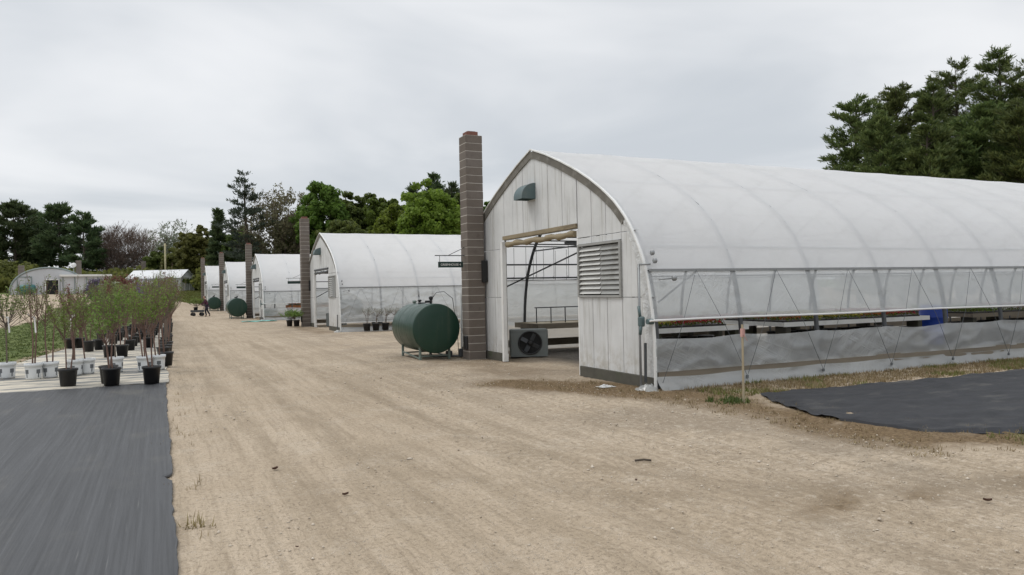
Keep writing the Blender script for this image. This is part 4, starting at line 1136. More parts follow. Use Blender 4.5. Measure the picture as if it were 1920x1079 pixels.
# plants along the second greenhouse and beside its chimney
for i, (x, y) in enumerate([(8.35, 33.35), (8.75, 33.3), (9.2, 33.35), (9.65, 33.3), (10.1, 33.35)]):
    potted(x, y, 'white', 'white flowered shrub in a black pot against the second greenhouse curtain', group='white flowered pots along the second greenhouse', name='potted_shrub', cat='potted shrub', sc=.7)
potted(6.55, 41.3, 'shrub', 'bright green low shrub in a black pot left of the second chimney', group='low green shrubs by the second chimney', name='potted_shrub', cat='potted shrub', sc=1.1)
potted(6.25, 41.7, 'shrub', 'second bright green low shrub, outer one left of the second chimney', group='low green shrubs by the second chimney', name='potted_shrub', cat='potted shrub', sc=1.0, rz=2)
mb = MB(); mb.grid(lambda u, v: ((u - .5) * 2.2, (v - .5) * 1.3, .04 + .05 * mnoise.noise((u * 4, v * 4, 0))), 16, 10)
o = part('ground_sheet', mb.mesh('ground_sheet', M['aqua'])); o.location = (5.9, 52.5, zf(5.9, 52.5)); tag(o, 'pale aqua plastic sheet on the ground at the third greenhouse corner', 'plastic sheet')

# ------------------------------------------------------------------ person with a garden cart
def skin_obj(name, verts, edges, radii, m, parent, root=0, sub=2):
    me = bpy.data.meshes.new(name); me.from_pydata(verts, edges, []); me.materials.append(m)
    o = part(name, me, parent)
    o.modifiers.new('skin', 'SKIN'); sl = me.skin_vertices[0].data
    for i, r_ in enumerate(radii): sl[i].radius = (r_, r_) if not isinstance(r_, tuple) else r_; sl[i].use_root = (i == root)
    mm = o.modifiers.new('sub', 'SUBSURF'); mm.levels = sub; mm.render_levels = sub
    o.modifiers['skin'].use_smooth_shade = True
    return o
px_, py_ = 3.42, 66.5
pz_ = zf(px_, py_)
g = thing('person', (px_, py_, pz_), 'person in maroon coat and dark trousers pushing a cart up the lane', 'person', None, R(8))
# faces -X; walking pose, both hands on the cart handle
pv = [(0, 0, .92), (-.06, 0, 1.14), (-.13, 0, 1.36), (-.15, 0, 1.44), (-.17, 0, 1.50), (-.19, 0, 1.58), (-.19, 0, 1.66),
      (-.12, -.18, 1.36), (-.24, -.21, 1.12), (-.46, -.17, .98), (-.53, -.16, .97), (-.12, .18, 1.36), (-.24, .21, 1.12), (-.46, .17, .98), (-.53, .16, .97),
      (0, -.10, .88), (-.14, -.11, .48), (-.06, -.11, .09), (-.20, -.12, .04), (.02, .10, .88), (.06, .11, .48), (.26, .11, .13), (.16, .12, .05)]
pe = [(0, 1), (1, 2), (2, 3), (3, 4), (4, 5), (5, 6), (2, 7), (7, 8), (8, 9), (9, 10), (2, 11), (11, 12), (12, 13), (13, 14), (0, 15), (15, 16), (16, 17), (17, 18), (0, 19), (19, 20), (20, 21), (21, 22)]
pr_ = [.12, .11, .12, .06, .055, .095, .075, .055, .042, .034, .038, .055, .042, .034, .038, .085, .06, .042, .04, .085, .06, .042, .04]
skin_obj('body', pv, pe, pr_, M['skin'], g)
cv = [pv[i] for i in (0, 1, 2)] + [(-.14, 0, 1.41)] + [pv[i] for i in (7, 8, 9, 11, 12, 13)] + [(.02, 0, .78)]
skin_obj('coat', cv, [(0, 1), (1, 2), (2, 3), (2, 4), (4, 5), (5, 6), (2, 7), (7, 8), (8, 9), (0, 10)], [.165, .15, .15, .085, .075, .06, .05, .075, .06, .05, .17], M['coat'], g)
skin_obj('trousers', [(0, 0, .88)] + [pv[i] for i in (15, 16, 17, 19, 20, 21)], [(0, 1), (1, 2), (2, 3), (0, 4), (4, 5), (5, 6)], [.13, .10, .075, .058, .10, .075, .058], M['trousers'], g)
skin_obj('hair', [(-.165, 0, 1.66), (-.13, 0, 1.60), (-.11, 0, 1.50)], [(0, 1), (1, 2)], [.09, .09, .05], M['hair'], g)
for v_, w_ in ((17, 18), (21, 22)):
    a, b = Vector(pv[v_]), Vector(pv[w_]); skin_obj('shoe', [tuple(a - Vector((-.03, 0, .04))), tuple(b)], [(0, 1)], [.05, .05], M['rubber'], g)
g = thing('garden_cart', (2.70, 66.42, zf(2.70, 66.42)), 'small black garden cart carrying a leafy plant pushed by the person', 'cart', None, R(8))
mb = MB(); mb.box((0, 0, .34), (.95, .55, .05), None, .01); [mb.box((0, s_ * .27, .42), (.95, .03, .14)) for s_ in (-1, 1)]; part('tray', mb.mesh('tray', M['pipedark']), g)
mb = MB(); mb.tube([(.42, -.2, .38), (.62, -.2, .95), (.62, .2, .95), (.42, .2, .38)], .014, 8); part('handle', mb.mesh('handle', M['pipedark']), g)
for x in (-.33, .33):
    for s_ in (-1, 1):
        mb = MB(); mb.lathe([(.06, -.04), (.14, -.035), (.15, 0), (.14, .035), (.06, .04)], 18, (x, s_ * .31, .15), 'Y'); part('wheel', mb.mesh('wheel', M['rubber']), g)
potted(2.58, 66.42, 'shrub', 'yellow green leafy plant in a pot riding on the garden cart', group=None, name='potted_shrub', cat='potted shrub', sc=1.35).location.z = zf(2.4, 66.4) + .37

# ------------------------------------------------------------------ trees
def limb_mesh(mb, r, H, tr, cents, ncon=14, th=.9):
    top = Vector((r.gauss(0, .02 * H), r.gauss(0, .02 * H), H * th))
    trunk = [Vector((0, 0, -.3)), Vector((r.gauss(0, .01 * H), 0, H * .25)), Vector((r.gauss(0, .015 * H), r.gauss(0, .015 * H), H * .55)), top]
    mb.tube(trunk, [tr * 1.25, tr * .9, tr * .55, tr * .12], 9, False)
    for c in cents[:ncon]:
        c = Vector(c); f = min(.9, max(.22, (c.z / H) * .62)); s = trunk[1].lerp(trunk[2], (f - .25) / .3) if f < .55 else trunk[2].lerp(top, (f - .55) / .45)
        if f < .25: s = trunk[0].lerp(trunk[1], f / .25)
        m_ = s.lerp(c, .5) + Vector((0, 0, .04 * H)); k = tr * .34
        mb.tube([s, m_, c], [k, k * .6, k * .15], 5, False)
def crown_tree(seed, H, W, leafm, barkm, base=.25, nclump=90, per=90, lsz=.3, crad=.13, topw=.5, dens=1.0):
    """broadleaf: clumps of leaves spread over a lobed envelope"""
    q = np.random.default_rng(seed); r = random.Random(seed)
    cents = []
    for _ in range(nclump):
        d = rnd_dirs(q, 1)[0]; rad = q.uniform(.05, 1) ** .36
        k = 1 + .24 * mnoise.noise((d[0] * 1.7 + seed, d[1] * 1.7, d[2] * 1.7)) + .12 * mnoise.noise((d[0] * 4, d[1] * 4 + seed, d[2] * 4))
        zz = d[2] * rad * k
        wz = 1.0 if zz > 0 else 1.0 + .12 * zz
        cents.append((d[0] * rad * k * W * .50 * wz, d[1] * rad * k * W * .50 * wz, H * (base + (1 - base) * .5) + zz * H * (1 - base) * .47))
    cents = np.array(cents); n = len(cents)
    cr_ = q.uniform(.6, 1.3, n) * crad * W
    N = int(per * dens)
    C = np.repeat(cents, N, 0); Rr = np.repeat(cr_, N)[:, None]
    d = rnd_dirs(q, n * N); rad = q.uniform(.25, 1, (n * N, 1)) ** .6
    off = d * rad * Rr; off[:, 2] *= .72
    P = C + off
    nrm = unit(d + rnd_dirs(q, n * N) * .8 + np.array([0, 0, .35]))
    u = unit(np.cross(nrm, rnd_dirs(q, n * N))); w = np.cross(nrm, u)
    s = q.uniform(.6, 1.35, (n * N, 1)) * lsz
    V, F = cards(P, u * s, w * s * .62)
    cm = npmesh('crown', V, F, [leafm])
    mb = MB(); limb_mesh(mb, r, H, H * .018 + .08, [tuple(c) for c in cents[np.argsort(-cr_)]], 16)
    return mb.mesh('trunk', barkm), cm
def twig_tree(seed, H, W, twigm, barkm, nl=1400, buds=0, budm=None):
    """leafless or just budding broadleaf: recursive limbs then a haze of thin twigs"""
    q = np.random.default_rng(seed); r = random.Random(seed); mb = MB(); ends = []
    def grow(p, d, l, rad, depth):
        e = p + d * l; m_ = p.lerp(e, .5) + Vector((r.gauss(0, .05), r.gauss(0, .05), r.gauss(0, .03))) * l
        mb.tube([p, m_, e], [rad, rad * .8, rad * .62], 6 if depth < 2 else 4, False)
        if depth >= 4: ends.append((e, d, l)); return
        for k in range(3 if depth else 5):
            nd = (d + Vector((r.gauss(0, 1), r.gauss(0, 1), r.gauss(.25, .5))) * (.48 if depth else .62)).normalized()
            nd = Vector((nd.x * W / H * 1.5, nd.y * W / H * 1.5, max(nd.z, .1))).normalized() if depth < 3 else nd
            grow(e if r.random() < .6 else m_, nd, l * r.uniform(.6, .85), rad * .55, depth + 1)
    grow(Vector((0, 0, -.3)), Vector((0, 0, 1)), H * .27, H * .016, 0)
    n = nl * 4
    dd = rnd_dirs(q, n); rad = q.uniform(.02, 1, n) ** .42
    k = np.array([1 + .38 * mnoise.noise((a[0] * 2 + seed, a[1] * 2, a[2] * 2)) + .2 * mnoise.noise((a[0] * 5, a[1] * 5 + seed, a[2] * 5)) for a in dd])
    c = dd * (rad * k)[:, None] * np.array([W / 2, W / 2, H * .40]) + np.array([0, 0, H * .58])
    keep = np.array([mnoise.noise((p[0] * .45, p[1] * .45, p[2] * .45 + seed)) for p in c]) > -.22
    c = c[keep]; n = len(c)
    d = unit(unit(c - np.array([0, 0, H * .25])) + rnd_dirs(q, n) * .6); l = q.uniform(.04, .10, (n, 1)) * H
    w = unit(np.cross(d, rnd_dirs(q, n))) * (.0028 * H)
    V, F = cards(c, d * l * .5, w); mats = [twigm]; mi = np.zeros(len(F), int)
    if buds:
        k = buds; ix = q.integers(0, len(c), k); pc = c[ix] + q.normal(0, .012 * H, (k, 3))
        dd = rnd_dirs(q, k); ww = unit(np.cross(dd, rnd_dirs(q, k))); s = q.uniform(.5, 1.3, (k, 1)) * .011 * H
        V2, F2 = cards(pc, dd * s, ww * s * .7); F2 = F2 + len(V); V = np.vstack([V, V2]); F = np.vstack([F, F2]); mi = np.r_[mi, np.ones(k, int)]; mats.append(budm)
    ext = np.percentile(np.abs(V[:, :2]), 97); k = np.array([W / 2 / ext, W / 2 / ext, H / np.percentile(V[:, 2], 99.5)])
    mb.v = [tuple(np.array(v) * k) for v in mb.v]; V = V * k
    return mb.mesh('trunk', barkm), npmesh('crown', V, F, mats, mi)
def pine_tree(seed, H, W, m, base=.25, nwh=22, nper=5, tufts=16, tsz=.5, droop=0.0, sparse=0.0, shape='round', spn=10, thick=.13):
    """conifer: whorls of limbs carrying flat sprays of needle tufts"""
    q = np.random.default_rng(seed); r = random.Random(seed); mb = MB()
    mb.tube([(0, 0, -.3), (.01 * H, 0, H * .4), (0, .008 * H, H * .75), (0, 0, H * .985)], [H * .017 + .05, H * .012 + .03, H * .007 + .01, .02], 8, False)
    TC, TD = [], []
    for i in range(nwh):
        h = base + (1 - base) * (i + r.uniform(-.3, .3)) / nwh
        f = min(max((h - base) / (1 - base), 0), 1)
        wv = r.uniform(.78, 1.12)
        env = wv * {'round': (1 - f ** 2.4) ** .6 * (.70 + .30 * min(1, f * 4)), 'cone': (1 - f) * .95 + .05, 'spire': (1 - f) ** .65 * (.78 + .22 * math.sin(f * 17)) + .10}[shape]
        for k in range(nper):
            if r.random() < sparse: continue
            az = r.uniform(0, 6.28); l = W / 2 * env * r.uniform(.62, 1.12)
            if l < .25: l = .25
            rise = (.45 * f + .06) * l - droop * l
            s = Vector((0, 0, (h + r.gauss(0, .35) * (1 - base) / nwh) * H)); e = s + Vector((math.cos(az) * l, math.sin(az) * l, rise + .10 * l))
            m_ = s.lerp(e, .55) - Vector((0, 0, .06 * l))
            mb.tube([s, m_, e], [.012 * l + .02, .008 * l + .012, .01], 4, False)
            nt = max(3, int(tufts * l / (W / 2)))
            for j in range(nt):
                t_ = r.uniform(.22, 1.02) ** .8
                p = s.lerp(m_, t_ / .55) if t_ < .55 else m_.lerp(e, (t_ - .55) / .45)
                side = r.gauss(0, .16) * l * (1.1 - t_ * .55); perp = Vector((-math.sin(az), math.cos(az), 0))
                p = p + perp * side + Vector((0, 0, r.gauss(.02, .03) * l))
                dd = (Vector((math.cos(az), math.sin(az), .25 + .4 * f - droop)) + perp * side / l * 2.2).normalized()
                TC.append(p); TD.append(dd)
    TC = np.array(TC); TD = np.array(TD); n = len(TC); K = spn
    C = np.repeat(TC, K, 0); D = np.repeat(TD, K, 0)
    d = unit(D * .7 + rnd_dirs(q, n * K) * np.array([.8, .8, .42]) + np.array([0, 0, .28]))
    l = q.uniform(.5, 1.1, (n * K, 1)) * tsz
    w = unit(np.cross(d, rnd_dirs(q, n * K))) * l * thick
    V, F = cards(C + d * l * .5 + q.normal(0, tsz * .25, (n * K, 3)) * np.array([1, 1, .45]), d * l * .5, w)
    return mb.mesh('trunk', M['bark']), npmesh('crown', V, F, [m])
def polar(px, dist):
    a = R(25) + math.atan((px - 960) / 1414.0); k = math.cos(math.atan((px - 960) / 1414.0))
    return dist / k * math.sin(a), dist / k * math.cos(a)
def tree(px, dist, meshes, label, name='tree', group='trees behind the greenhouses', rz=0.0, sc=(1, 1, 1)):
    x, y = polar(px, dist); z = zf(x, y)
    g = thing(name, (x, y, z), label, 'tree', group, rz)
    g.scale = sc
    part('trunk', meshes[0], g); part('crown', meshes[1], g); return g
def hgt(px, dist, ytop):
    x, y = polar(px, dist); hor = 545.6 - .0203 * (px - 960)
    return (hor - ytop) / 1414.0 * dist + 1.7 - zf(x, y)
def wid(d, px): return px / 1414.0 * d
# right hand pines
RP = [(1612, 66, 184, 150, 31), (1690, 70, 160, 150, 32), (1758, 62, 158, 110, 33), (1800, 72, 124, 160, 34), (1882, 66, 96, 170, 35), (1965, 62, 90, 170, 36), (1848, 58, 200, 150, 37), (1660, 58, 225, 130, 38), (1745, 56, 235, 140, 39), (1925, 54, 190, 150, 40)]
RL = ['leftmost white pine above the greenhouse roof', 'pine second from the left above the greenhouse roof', 'narrow pine in the middle of the right pine group', 'tall pine left of the tallest right pine', 'tallest white pine at the right picture edge', 'pine cut by the right picture edge', 'lighter lower pine in front of the tallest pine', 'short pine low beside the leftmost pine', 'short pine in front of the middle pines', 'lower pine at the right picture edge']
for (px, d, yt, w, sd), lab in zip(RP, RL):
    H = hgt(px, d, yt)
    tree(px, d, pine_tree(sd, H, wid(d, w) * 1.16, M['pine'], .06, 30, 6, 30, .48, 0, .04, 'round', 16, .095), lab, 'pine_tree', 'pines behind the front greenhouse', sd)
# far left pines
for px, d, yt, w, sd, b, lab in [(28, 150, 386, 100, 51, .30, 'dark pine at the left picture edge'), (112, 150, 386, 96, 52, .28, 'tall dark pine left of the brown bare trees'), (158, 145, 402, 76, 53, .12, 'dense pine touching the brown bare trees'), (70, 158, 402, 70, 54, .2, 'thin pine between the two far left pines')]:
    tree(px, d, pine_tree(sd, hgt(px, d, yt), wid(d, w), M['pine_far'], b, 17, 5, 28, .95, 0, .08, 'round', 13, .12), lab, 'pine_tree', 'pines on the far left')
tt = twig_tree(61, 15, 10, M['twig_brown'], M['barkgrey'], 1900)
for px, d, yt, w, lab, rz in [(222, 150, 424, 90, 'brown leafless tree left of the pale pole', 0), (266, 155, 430, 76, 'greyish leafless tree nearest the pale pole', 2.0), (200, 160, 436, 70, 'brown leafless tree beside the dense pine', 4.0)]:
    H = hgt(px, d, yt); g = tree(px, d, tt, lab, 'bare_tree', 'leafless trees', rz, (wid(d, w) / 10, wid(d, w) / 10, H / 15.0))
tt = twig_tree(62, 15, 9, M['twig_brown'], M['barkgrey'], 500, 5200, M['leaf_pale'])
g = tree(328, 150, tt, 'pale blossoming tree above the white gabled greenhouse', 'blossom_tree', None, 0, (.85, .85, hgt(328, 150, 416) / 15.0))
for px, d, yt, w, m, sd, lab in [
    (372, 135, 424, 72, 'leaf_olive', 71, 'olive green tree left of the pointed spruce'), (340, 142, 462, 60, 'leaf_olive', 72, 'low olive tree below the blossoming tree'),
    (300, 146, 468, 56, 'leaf_dark', 73, 'low green tree behind the pale pole'), (606, 118, 330, 96, 'leaf_maple', 74, 'tall bright maple right of the sparse trees'),
    (655, 122, 349, 70, 'leaf_dark', 75, 'darker brownish maple touching the tall bright maple'), (694, 128, 362, 62, 'leaf_dark', 76, 'dark green tree between the two maples'),
    (722, 120, 353, 78, 'leaf_maple', 77, 'green tree left of the round bright tree'), (736, 108, 380, 90, 'leaf_bright', 78, 'low yellow green tree in front of the green tree'),
    (808, 104, 338, 128, 'leaf_bright', 79, 'round bright green tree left of the tall front chimney'), (925, 110, 362, 56, 'leaf_maple', 80, 'green tree peeping between chimney and front gable'),
    (870, 118, 352, 60, 'leaf_dark', 81, 'dark tree hidden behind the tall front chimney'), (560, 126, 400, 90, 'leaf_dark', 82, 'low dark tree below the sparse tree'), (455, 128, 430, 90, 'leaf_dark', 83, 'low dark tree under the tall larch'),
    (20, 140, 490, 100, 'leaf_olive', 84, 'low olive bush tree at the left picture edge'), (640, 105, 405, 100, 'leaf_dark', 85, 'low dark tree behind the second greenhouse roof')]:
    H = hgt(px, d, yt); big = m in ('leaf_bright',)
    tree(px, d, crown_tree(sd, H, wid(d, w) * 1.02, M[m], M['bark'], .08, 260, 84, .27, .095), lab)
tree(526, 122, twig_tree(91, 15, 11, M['twig_brown'], M['bark'], 700, 9500, M['leaf_brown']), 'sparse brownish tree right of the tall larch', 'tree', 'trees behind the greenhouses', 0, (.92, .92, hgt(526, 122, 357) / 15.0))
tree(462, 118, pine_tree(92, hgt(462, 118, 323), wid(118, 125), M['larch'], .14, 12, 6, 24, .7, .08, .08, 'spire', 9, .12), 'tall sparse larch with level open branches', 'larch_tree', 'trees behind the greenhouses')
tree(411, 126, pine_tree(93, hgt(411, 126, 393), wid(126, 56), M['pine_far'], .05, 24, 7, 18, .8, .05, 0, 'cone', 12, .14), 'pointed dark spruce beside the tall larch', 'spruce_tree', 'trees behind the greenhouses')
for px, d, yt, w, sd, lab in [(782, 125, 346, 50, 94, 'dark pine tip left behind the round bright tree'), (818, 128, 327, 60, 95, 'dark pine tip above the round bright tree'), (850, 126, 342, 50, 96, 'dark pine tip right behind the round bright tree')]:
    tree(px, d, pine_tree(sd, hgt(px, d, yt), wid(d, w), M['pine_far'], .2, 18, 5, 16, .9, 0, 0, 'round', 11, .14), lab, 'pine_tree')
for px, d, H, W, m, sd, lab in [(214, 70, 3.0, 2.6, 'sap_red', 101, 'dark red leaved small tree left of two behind the saplings'), (248, 72, 3.1, 3.0, 'sap_red', 102, 'dark red leaved small tree right of two behind the saplings'), (182, 70, 2.7, 2.2, 'sap_purple', 103, 'mauve flowering lilac bush behind the saplings')]:
    tree(px, d, crown_tree(sd, H, W, M[m], M['bark'], .15, 70, 60, .07, .13), lab, 'small_tree', None)
# undergrowth of the far wood, one mass
def undergrowth():
    q = np.random.default_rng(8); Vs = []; Fs = []; nb = 0
    for px in np.arange(-120, 1000, 9):
        for lay in range(3):
            d = q.uniform(128, 165) if px < 380 else q.uniform(122, 140)
            x, y = polar(px + q.uniform(-5, 5), d); z = zf(x, y); H = q.uniform(2.0, 4.6)
            n = 260; dd = rnd_dirs(q, n) * (q.uniform(.2, 1, (n, 1)) ** .5)
            C = np.array([x, y, z + H * .45]) + dd * np.array([2.4, 2.4, H * .55])
            u = rnd_dirs(q, n); w = unit(np.cross(u, rnd_dirs(q, n))); s = q.uniform(.2, .5, (n, 1))
            V, F = cards(C, u * s, w * s * .7); Vs.append(V); Fs.append(F + nb); nb += len(V)
    return npmesh('undergrowth', np.vstack(Vs), np.vstack(Fs), [M['leaf_olive']])
tag(part('undergrowth', undergrowth()), 'dark undergrowth of the wood behind the nursery', 'undergrowth', None, 'stuff')

# ------------------------------------------------------------------ far left buildings
def quonset():
    x, y = -14.4, 126.0; z = zf(x, y) - .1
    g = thing('quonset_greenhouse', (x, y, z), 'grey white arched greenhouse with dark doorway on the far left', 'greenhouse', None, R(4))
    W, H, LL = 9.6, 3.9, 18
    arc = [(W / 2 * math.cos(PI * (1 - i / 24)), H * math.sin(PI * i / 24) ** .8) for i in range(25)]
    mb = MB()
    mb.add([(a_, 0, b_) for a_, b_ in arc] , [tuple(range(24, -1, -1))])
    mb.add([(a_, .1, b_) for a_, b_ in arc] , [tuple(range(25))])
    part('front_wall', mb.mesh('front_wall', M['greywall']), g)
    mb = MB(); mb.grid(lambda u, v: (arc[int(v * 24)][0], .02 + u * LL, arc[int(v * 24)][1] + .02), 6, 24); part('roof_cover', mb.mesh('roof_cover', M['tunnel']), g)
    mb = MB(); mb.tube([(a_, -.03, b_) for a_, b_ in arc], .13, 6); part('arch_trim', mb.mesh('arch_trim', M['greytrim']), g)
    mb = MB(); mb.box((.35, -.03, 1.05), (1.5, .08, 2.1)); part('door', mb.mesh('door', M['dark']), g)
    mb = MB()
    for dx in (-.82, .82): mb.box((.35 + dx, -.05, 1.08), (.14, .1, 2.2))
    mb.box((.35, -.05, 2.2), (1.78, .1, .14)); part('door_frame', mb.mesh('door_frame', M['white']), g)
    f = MB()
    for dx in (-.85, .85): f.box((-3.0 + dx, -.05, 1.4), (.12, .08, 2.4))
    f.box((-3.0, -.05, 2.6), (1.82, .08, .12)); f.box((-3.0, -.05, 1.3), (1.6, .08, .1)); part('window_frame', f.mesh('window_frame', M['greytrim']), g)
    mb = MB(); mb.lathe([(.02, 0), (.16, .08), (.18, .16), (.02, .28)], 12, (0, .2, H - .02)); part('ridge_vent', mb.mesh('ridge_vent', M['white']), g)
    # lean-to
    g2 = thing('flat_roof_shed', (x + 4.75, y - 1.5, z), 'low grey shed with white roof edge beside the arched greenhouse', 'shed', None, R(3))
    mb = MB(); mb.box((0, 2, 1.3), (6.3, 4, 2.6)); part('wall', mb.mesh('wall', M['greywall']), g2)
    mb = MB(); mb.box((0, 1.9, 2.72), (6.6, 4.6, .28)); part('roof', mb.mesh('roof', M['white']), g2)
    mb = MB()
    for i in range(5): mb.box((-2.9 + i * 1.45, -.04, 1.25), (.12, .1, 2.5))
    part('post', mb.mesh('post', M['greytrim']), g2)
    for cx, hh, lab in ((-3.6, 4.3, 'pale block chimney left of the arched greenhouse'), (3.55, 5.0, 'pale block chimney between arched greenhouse and grey shed')):
        o = part('chimney', m_chim(.7, hh, 'chimney')); o.location = (x + cx, y + 1.5, z); tag(o, lab, 'chimney')
    g3 = thing('vent_globe', (x + 3.0, y + .8, z), 'white globe on a thin post by the pale chimney', 'vent')
    mb = MB(); mb.tube([(0, 0, 0), (0, 0, 4.1)], .06, 6); part('post', mb.mesh('post', M['galv']), g3)
    mb = MB(); mb.lathe([(.05, 3.95), (.28, 4.1), (.36, 4.3), (.26, 4.55), (.03, 4.65)], 14); part('globe', mb.mesh('globe', M['white']), g3)
    g4 = thing('teal_tank', (x - 2.5, y - 1.2, z), 'rounded teal tank before the arched greenhouse', 'tank')
    mb = MB(); mb.lathe([(.02, -1.0), (.5, -.95), (.65, -.8), (.65, .8), (.5, .95), (.02, 1.0)], 20, (0, 0, .85), 'X'); part('shell', mb.mesh('shell', M['teal']), g4)
    mb = MB(); [mb.box((sx, sy, .2), (.1, .1, .4)) for sx in (-.7, .7) for sy in (-.4, .4)]; part('stand', mb.mesh('stand', M['greytrim']), g4)
quonset()
def tunnel(x, y, LL, W, H, rz, lab):
    z = zf(x, y) - .1; g = thing('poly_tunnel', (x, y, z), lab, 'poly tunnel', None, rz)
    arc = [(W / 2 * math.cos(PI * (1 - i / 16)), H * math.sin(PI * i / 16) ** .8) for i in range(17)]
    mb = MB(); mb.grid(lambda u, v: ((u - .5) * LL, *arc[int(round(v * 16))]), 10, 16); part('roof_cover', mb.mesh('roof_cover', M['tunnel']), g)
    mb = MB()
    for sg in (-1, 1): mb.add([(sg * (LL / 2 - .02), a_, b_ - .02) for a_, b_ in arc], [tuple(range(17))])
    part('end_wall', mb.mesh('end_wall', M['greywall']), g)
    mb = MB(); mb.box((0, -W / 2 - .02, .5), (LL, .06, 1.0)); part('side_board', mb.mesh('side_board', M['greywall']), g)
tunnel(-5.0, 136, 11, 5, 1.75, 0, 'long low white tunnel right of the grey shed')
tunnel(-30, 133, 14, 6, 2.0, 0, 'low white tunnel at the left picture edge')
def gable_house():
    x, y = 4.0, 135.0; z = zf(x, y) - .1
    g = thing('gable_greenhouse', (x, y, z), 'white gabled greenhouse with dark hanging baskets left of the farthest chimney', 'greenhouse', None, R(-28))
    W, E_, H, LL = 4.6, 2.4, 3.6, 9.0
    mb = MB()
    for x0, x1 in ((0, -LL),):
        for sg in (-1, 1): mb.add([(.25, 0, H), (-LL, 0, H), (-LL, sg * (W / 2 + .25), E_ - .2), (.25, sg * (W / 2 + .25), E_ - .2), (.25, 0, H + .06), (-LL, 0, H + .06), (-LL, sg * (W / 2 + .25), E_ - .13), (.25, sg * (W / 2 + .25), E_ - .13)], [(0, 1, 2, 3), (4, 7, 6, 5), (0, 3, 7, 4), (3, 2, 6, 7), (1, 5, 6, 2)])
    part('roof', mb.mesh('roof', M['tunnel']), g)
    mb = MB(); mb.add([(0, -W / 2, 0), (0, -W / 2, E_), (0, 0, H - .05), (0, W / 2, E_), (0, W / 2, 0), (-.1, -W / 2, 0), (-.1, -W / 2, E_), (-.1, 0, H - .05), (-.1, W / 2, E_), (-.1, W / 2, 0)], [(0, 4, 3, 2, 1), (5, 6, 7, 8, 9), (0, 1, 6, 5), (3, 4, 9, 8)])
    part('gable_wall', mb.mesh('gable_wall', M['tunnel']), g)
    mb = MB(); mb.box((-LL / 2, -W / 2, E_ / 2), (LL - .2, .08, E_)); mb.box((-LL / 2, W / 2, E_ / 2), (LL - .2, .08, E_)); part('side_wall', mb.mesh('side_wall', M['greywall']), g)
    mb = MB()
    for yy in (-W / 2, -.8, .8, W / 2): mb.box((.04, yy, 1.2), (.12, .14, 2.4))
    mb.box((.04, 0, 2.38), (.1, W, .14)); part('frame', mb.mesh('frame', M['white']), g)
    M4 = Matrix.Translation((x, y, z)) @ Matrix.Rotation(R(-28), 4, 'Z')
    for i, yy in enumerate((-1.7, -.6, .5, 1.6)):
        q = np.random.default_rng(i); n = 220; dd = rnd_dirs(q, n) * q.uniform(.5, 1, (n, 1)); C = dd * np.array([.35, .35, .4])
        u = rnd_dirs(q, n); w = unit(np.cross(u, rnd_dirs(q, n))); V, F = cards(C, u * .1, w * .08)
        o = part('hanging_basket', npmesh('hanging_basket', V, F, [M['leaf_dark']])); o.location = M4 @ Vector((.45, yy, 1.75)); tag(o, 'dark leafy hanging basket on the front of the white gabled greenhouse', 'hanging basket', 'baskets on the white gabled greenhouse')
gable_house()
x, y = polar(311, 131); g = thing('utility_pole', (x, y, zf(x, y)), 'pale bare pole before the far trees', 'pole')
mb = MB(); mb.tube([(0, 0, -.3), (0, 0, hgt(311, 131, 457))], [.19, .14], 10); part('shaft', mb.mesh('shaft', M['pole']), g)
mb = MB(); mb.bar((-.35, 0, hgt(311, 131, 457) - .35), (.35, 0, hgt(311, 131, 457) - .35), .10); part('crossarm', mb.mesh('crossarm', M['pole']), g)
x, y = polar(270, 134); o = part('chimney', m_chim(.8, 5.2, 'chimney')); o.location = (x, y, zf(x, y)); tag(o, 'pale block chimney right of the grey shed before the bare trees', 'chimney')

# ------------------------------------------------------------------ world, sun, camera
SUN_EL, SUN_AZ = R(58), R(-50)      # azimuth from +Y, positive toward +X
w = bpy.data.worlds.new('World'); scene.world = w; w.use_nodes = True
nt = w.node_tree; nt.nodes.clear()
def wn(typ, **kw):
    n = nt.nodes.new('ShaderNode' + typ)
    for k, v in kw.items(): setattr(n, k, v)
    return n
sky = wn('TexSky', sky_type='NISHITA', sun_disc=False, sun_elevation=SUN_EL, sun_rotation=SUN_AZ)
tc = wn('TexCoord'); sepx = wn('SeparateXYZ'); nt.links.new(tc.outputs['Generated'], sepx.inputs[0])
zc = wn('Math', operation='MAXIMUM'); nt.links.new(sepx.outputs[2], zc.inputs[0]); zc.inputs[1].default_value = 0.0
za = wn('Math', operation='ADD'); nt.links.new(zc.outputs[0], za.inputs[0]); za.inputs[1].default_value = .10
dx = wn('Math', operation='DIVIDE'); nt.links.new(sepx.outputs[0], dx.inputs[0]); nt.links.new(za.outputs[0], dx.inputs[1])
dy = wn('Math', operation='DIVIDE'); nt.links.new(sepx.outputs[1], dy.inputs[0]); nt.links.new(za.outputs[0], dy.inputs[1])
cb = wn('CombineXYZ'); nt.links.new(dx.outputs[0], cb.inputs[0]); nt.links.new(dy.outputs[0], cb.inputs[1])
n1 = wn('TexNoise'); nt.links.new(cb.outputs[0], n1.inputs['Vector']); n1.inputs['Scale'].default_value = .5; n1.inputs['Detail'].default_value = 5; n1.inputs['Roughness'].default_value = .5; n1.inputs['Distortion'].default_value = .4
mr = wn('MapRange', interpolation_type='SMOOTHSTEP'); nt.links.new(n1.outputs['Fac'], mr.inputs['Value']); mr.inputs['From Min'].default_value = .33; mr.inputs['From Max'].default_value = .67
mxc = wn('Mix', data_type='RGBA'); nt.links.new(mr.outputs[0], mxc.inputs[0])
mxc.inputs[6].default_value = (6.0, 6.35, 6.75, 1); mxc.inputs[7].default_value = (8.9, 9.0, 9.15, 1)
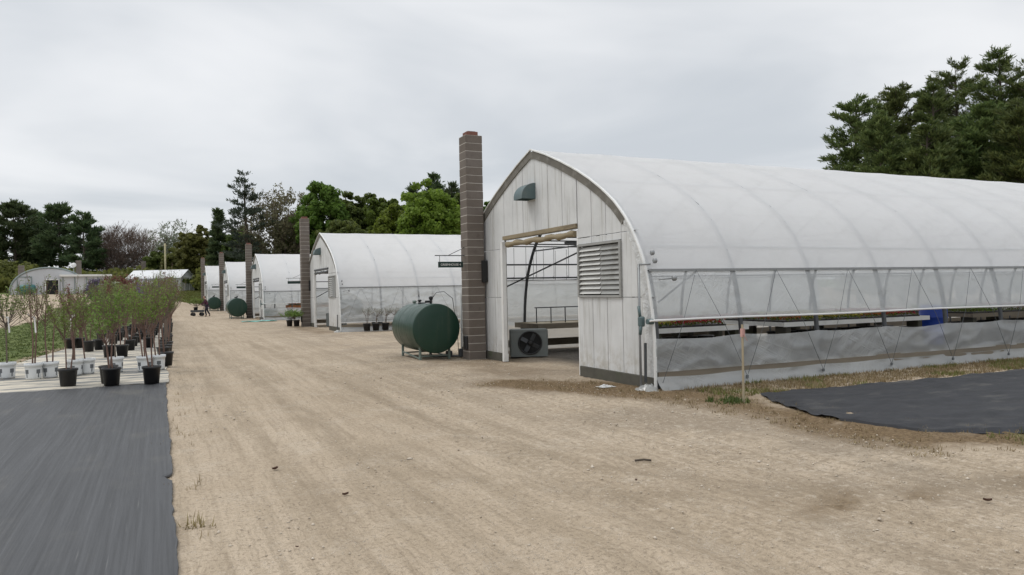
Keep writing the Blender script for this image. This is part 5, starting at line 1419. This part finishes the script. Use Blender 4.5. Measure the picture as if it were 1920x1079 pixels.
# overcast: brighter toward the zenith
zr = wn('MapRange'); nt.links.new(zc.outputs[0], zr.inputs['Value']); zr.inputs['From Min'].default_value = .35; zr.inputs['From Max'].default_value = 1; zr.inputs['To Min'].default_value = 1; zr.inputs['To Max'].default_value = 1.75
vm = wn('VectorMath', operation='SCALE'); nt.links.new(mxc.outputs[2], vm.inputs[0]); nt.links.new(zr.outputs[0], vm.inputs['Scale'])
mx = wn('Mix', data_type='RGBA'); mx.inputs[0].default_value = .93; nt.links.new(sky.outputs[0], mx.inputs[6]); nt.links.new(vm.outputs[0], mx.inputs[7])
bg = wn('Background'); bg.inputs[1].default_value = .1; nt.links.new(mx.outputs[2], bg.inputs[0])
wo = wn('OutputWorld'); nt.links.new(bg.outputs[0], wo.inputs[0])
sl = bpy.data.lights.new('sun', 'SUN'); sl.energy = 1.2; sl.angle = R(25); sl.color = (1, .96, .90)
so = bpy.data.objects.new('sun', sl); COL.objects.link(so)
dv = Vector((math.sin(SUN_AZ) * math.cos(SUN_EL), math.cos(SUN_AZ) * math.cos(SUN_EL), math.sin(SUN_EL)))
so.rotation_euler = dv.to_track_quat('Z', 'Y').to_euler(); so.location = dv * 80

cam = bpy.data.cameras.new('camera'); co = bpy.data.objects.new('camera', cam); COL.objects.link(co)
cam.sensor_width = 36; cam.lens = 1414.0 / 1920 * 36; cam.clip_end = 3000; cam.clip_start = .05
yaw, pit, rol = R(25), math.atan(6.1 / 1414), R(1.16)
Fw = Vector((math.sin(yaw) * math.cos(pit), math.cos(yaw) * math.cos(pit), math.sin(pit)))
r0 = Vector((math.cos(yaw), -math.sin(yaw), 0)); u0 = r0.cross(Fw)
Rt = r0 * math.cos(rol) - u0 * math.sin(rol); Up = u0 * math.cos(rol) + r0 * math.sin(rol)
mat = Matrix((Rt, Up, -Fw)).transposed().to_4x4(); mat.translation = (0, 0, 1.7)
co.matrix_world = mat
scene.camera = co
vs = scene.view_settings
vs.view_transform = 'Standard'; vs.look = 'None'; vs.gamma = 1; vs.use_curve_mapping = False; vs.exposure = .05
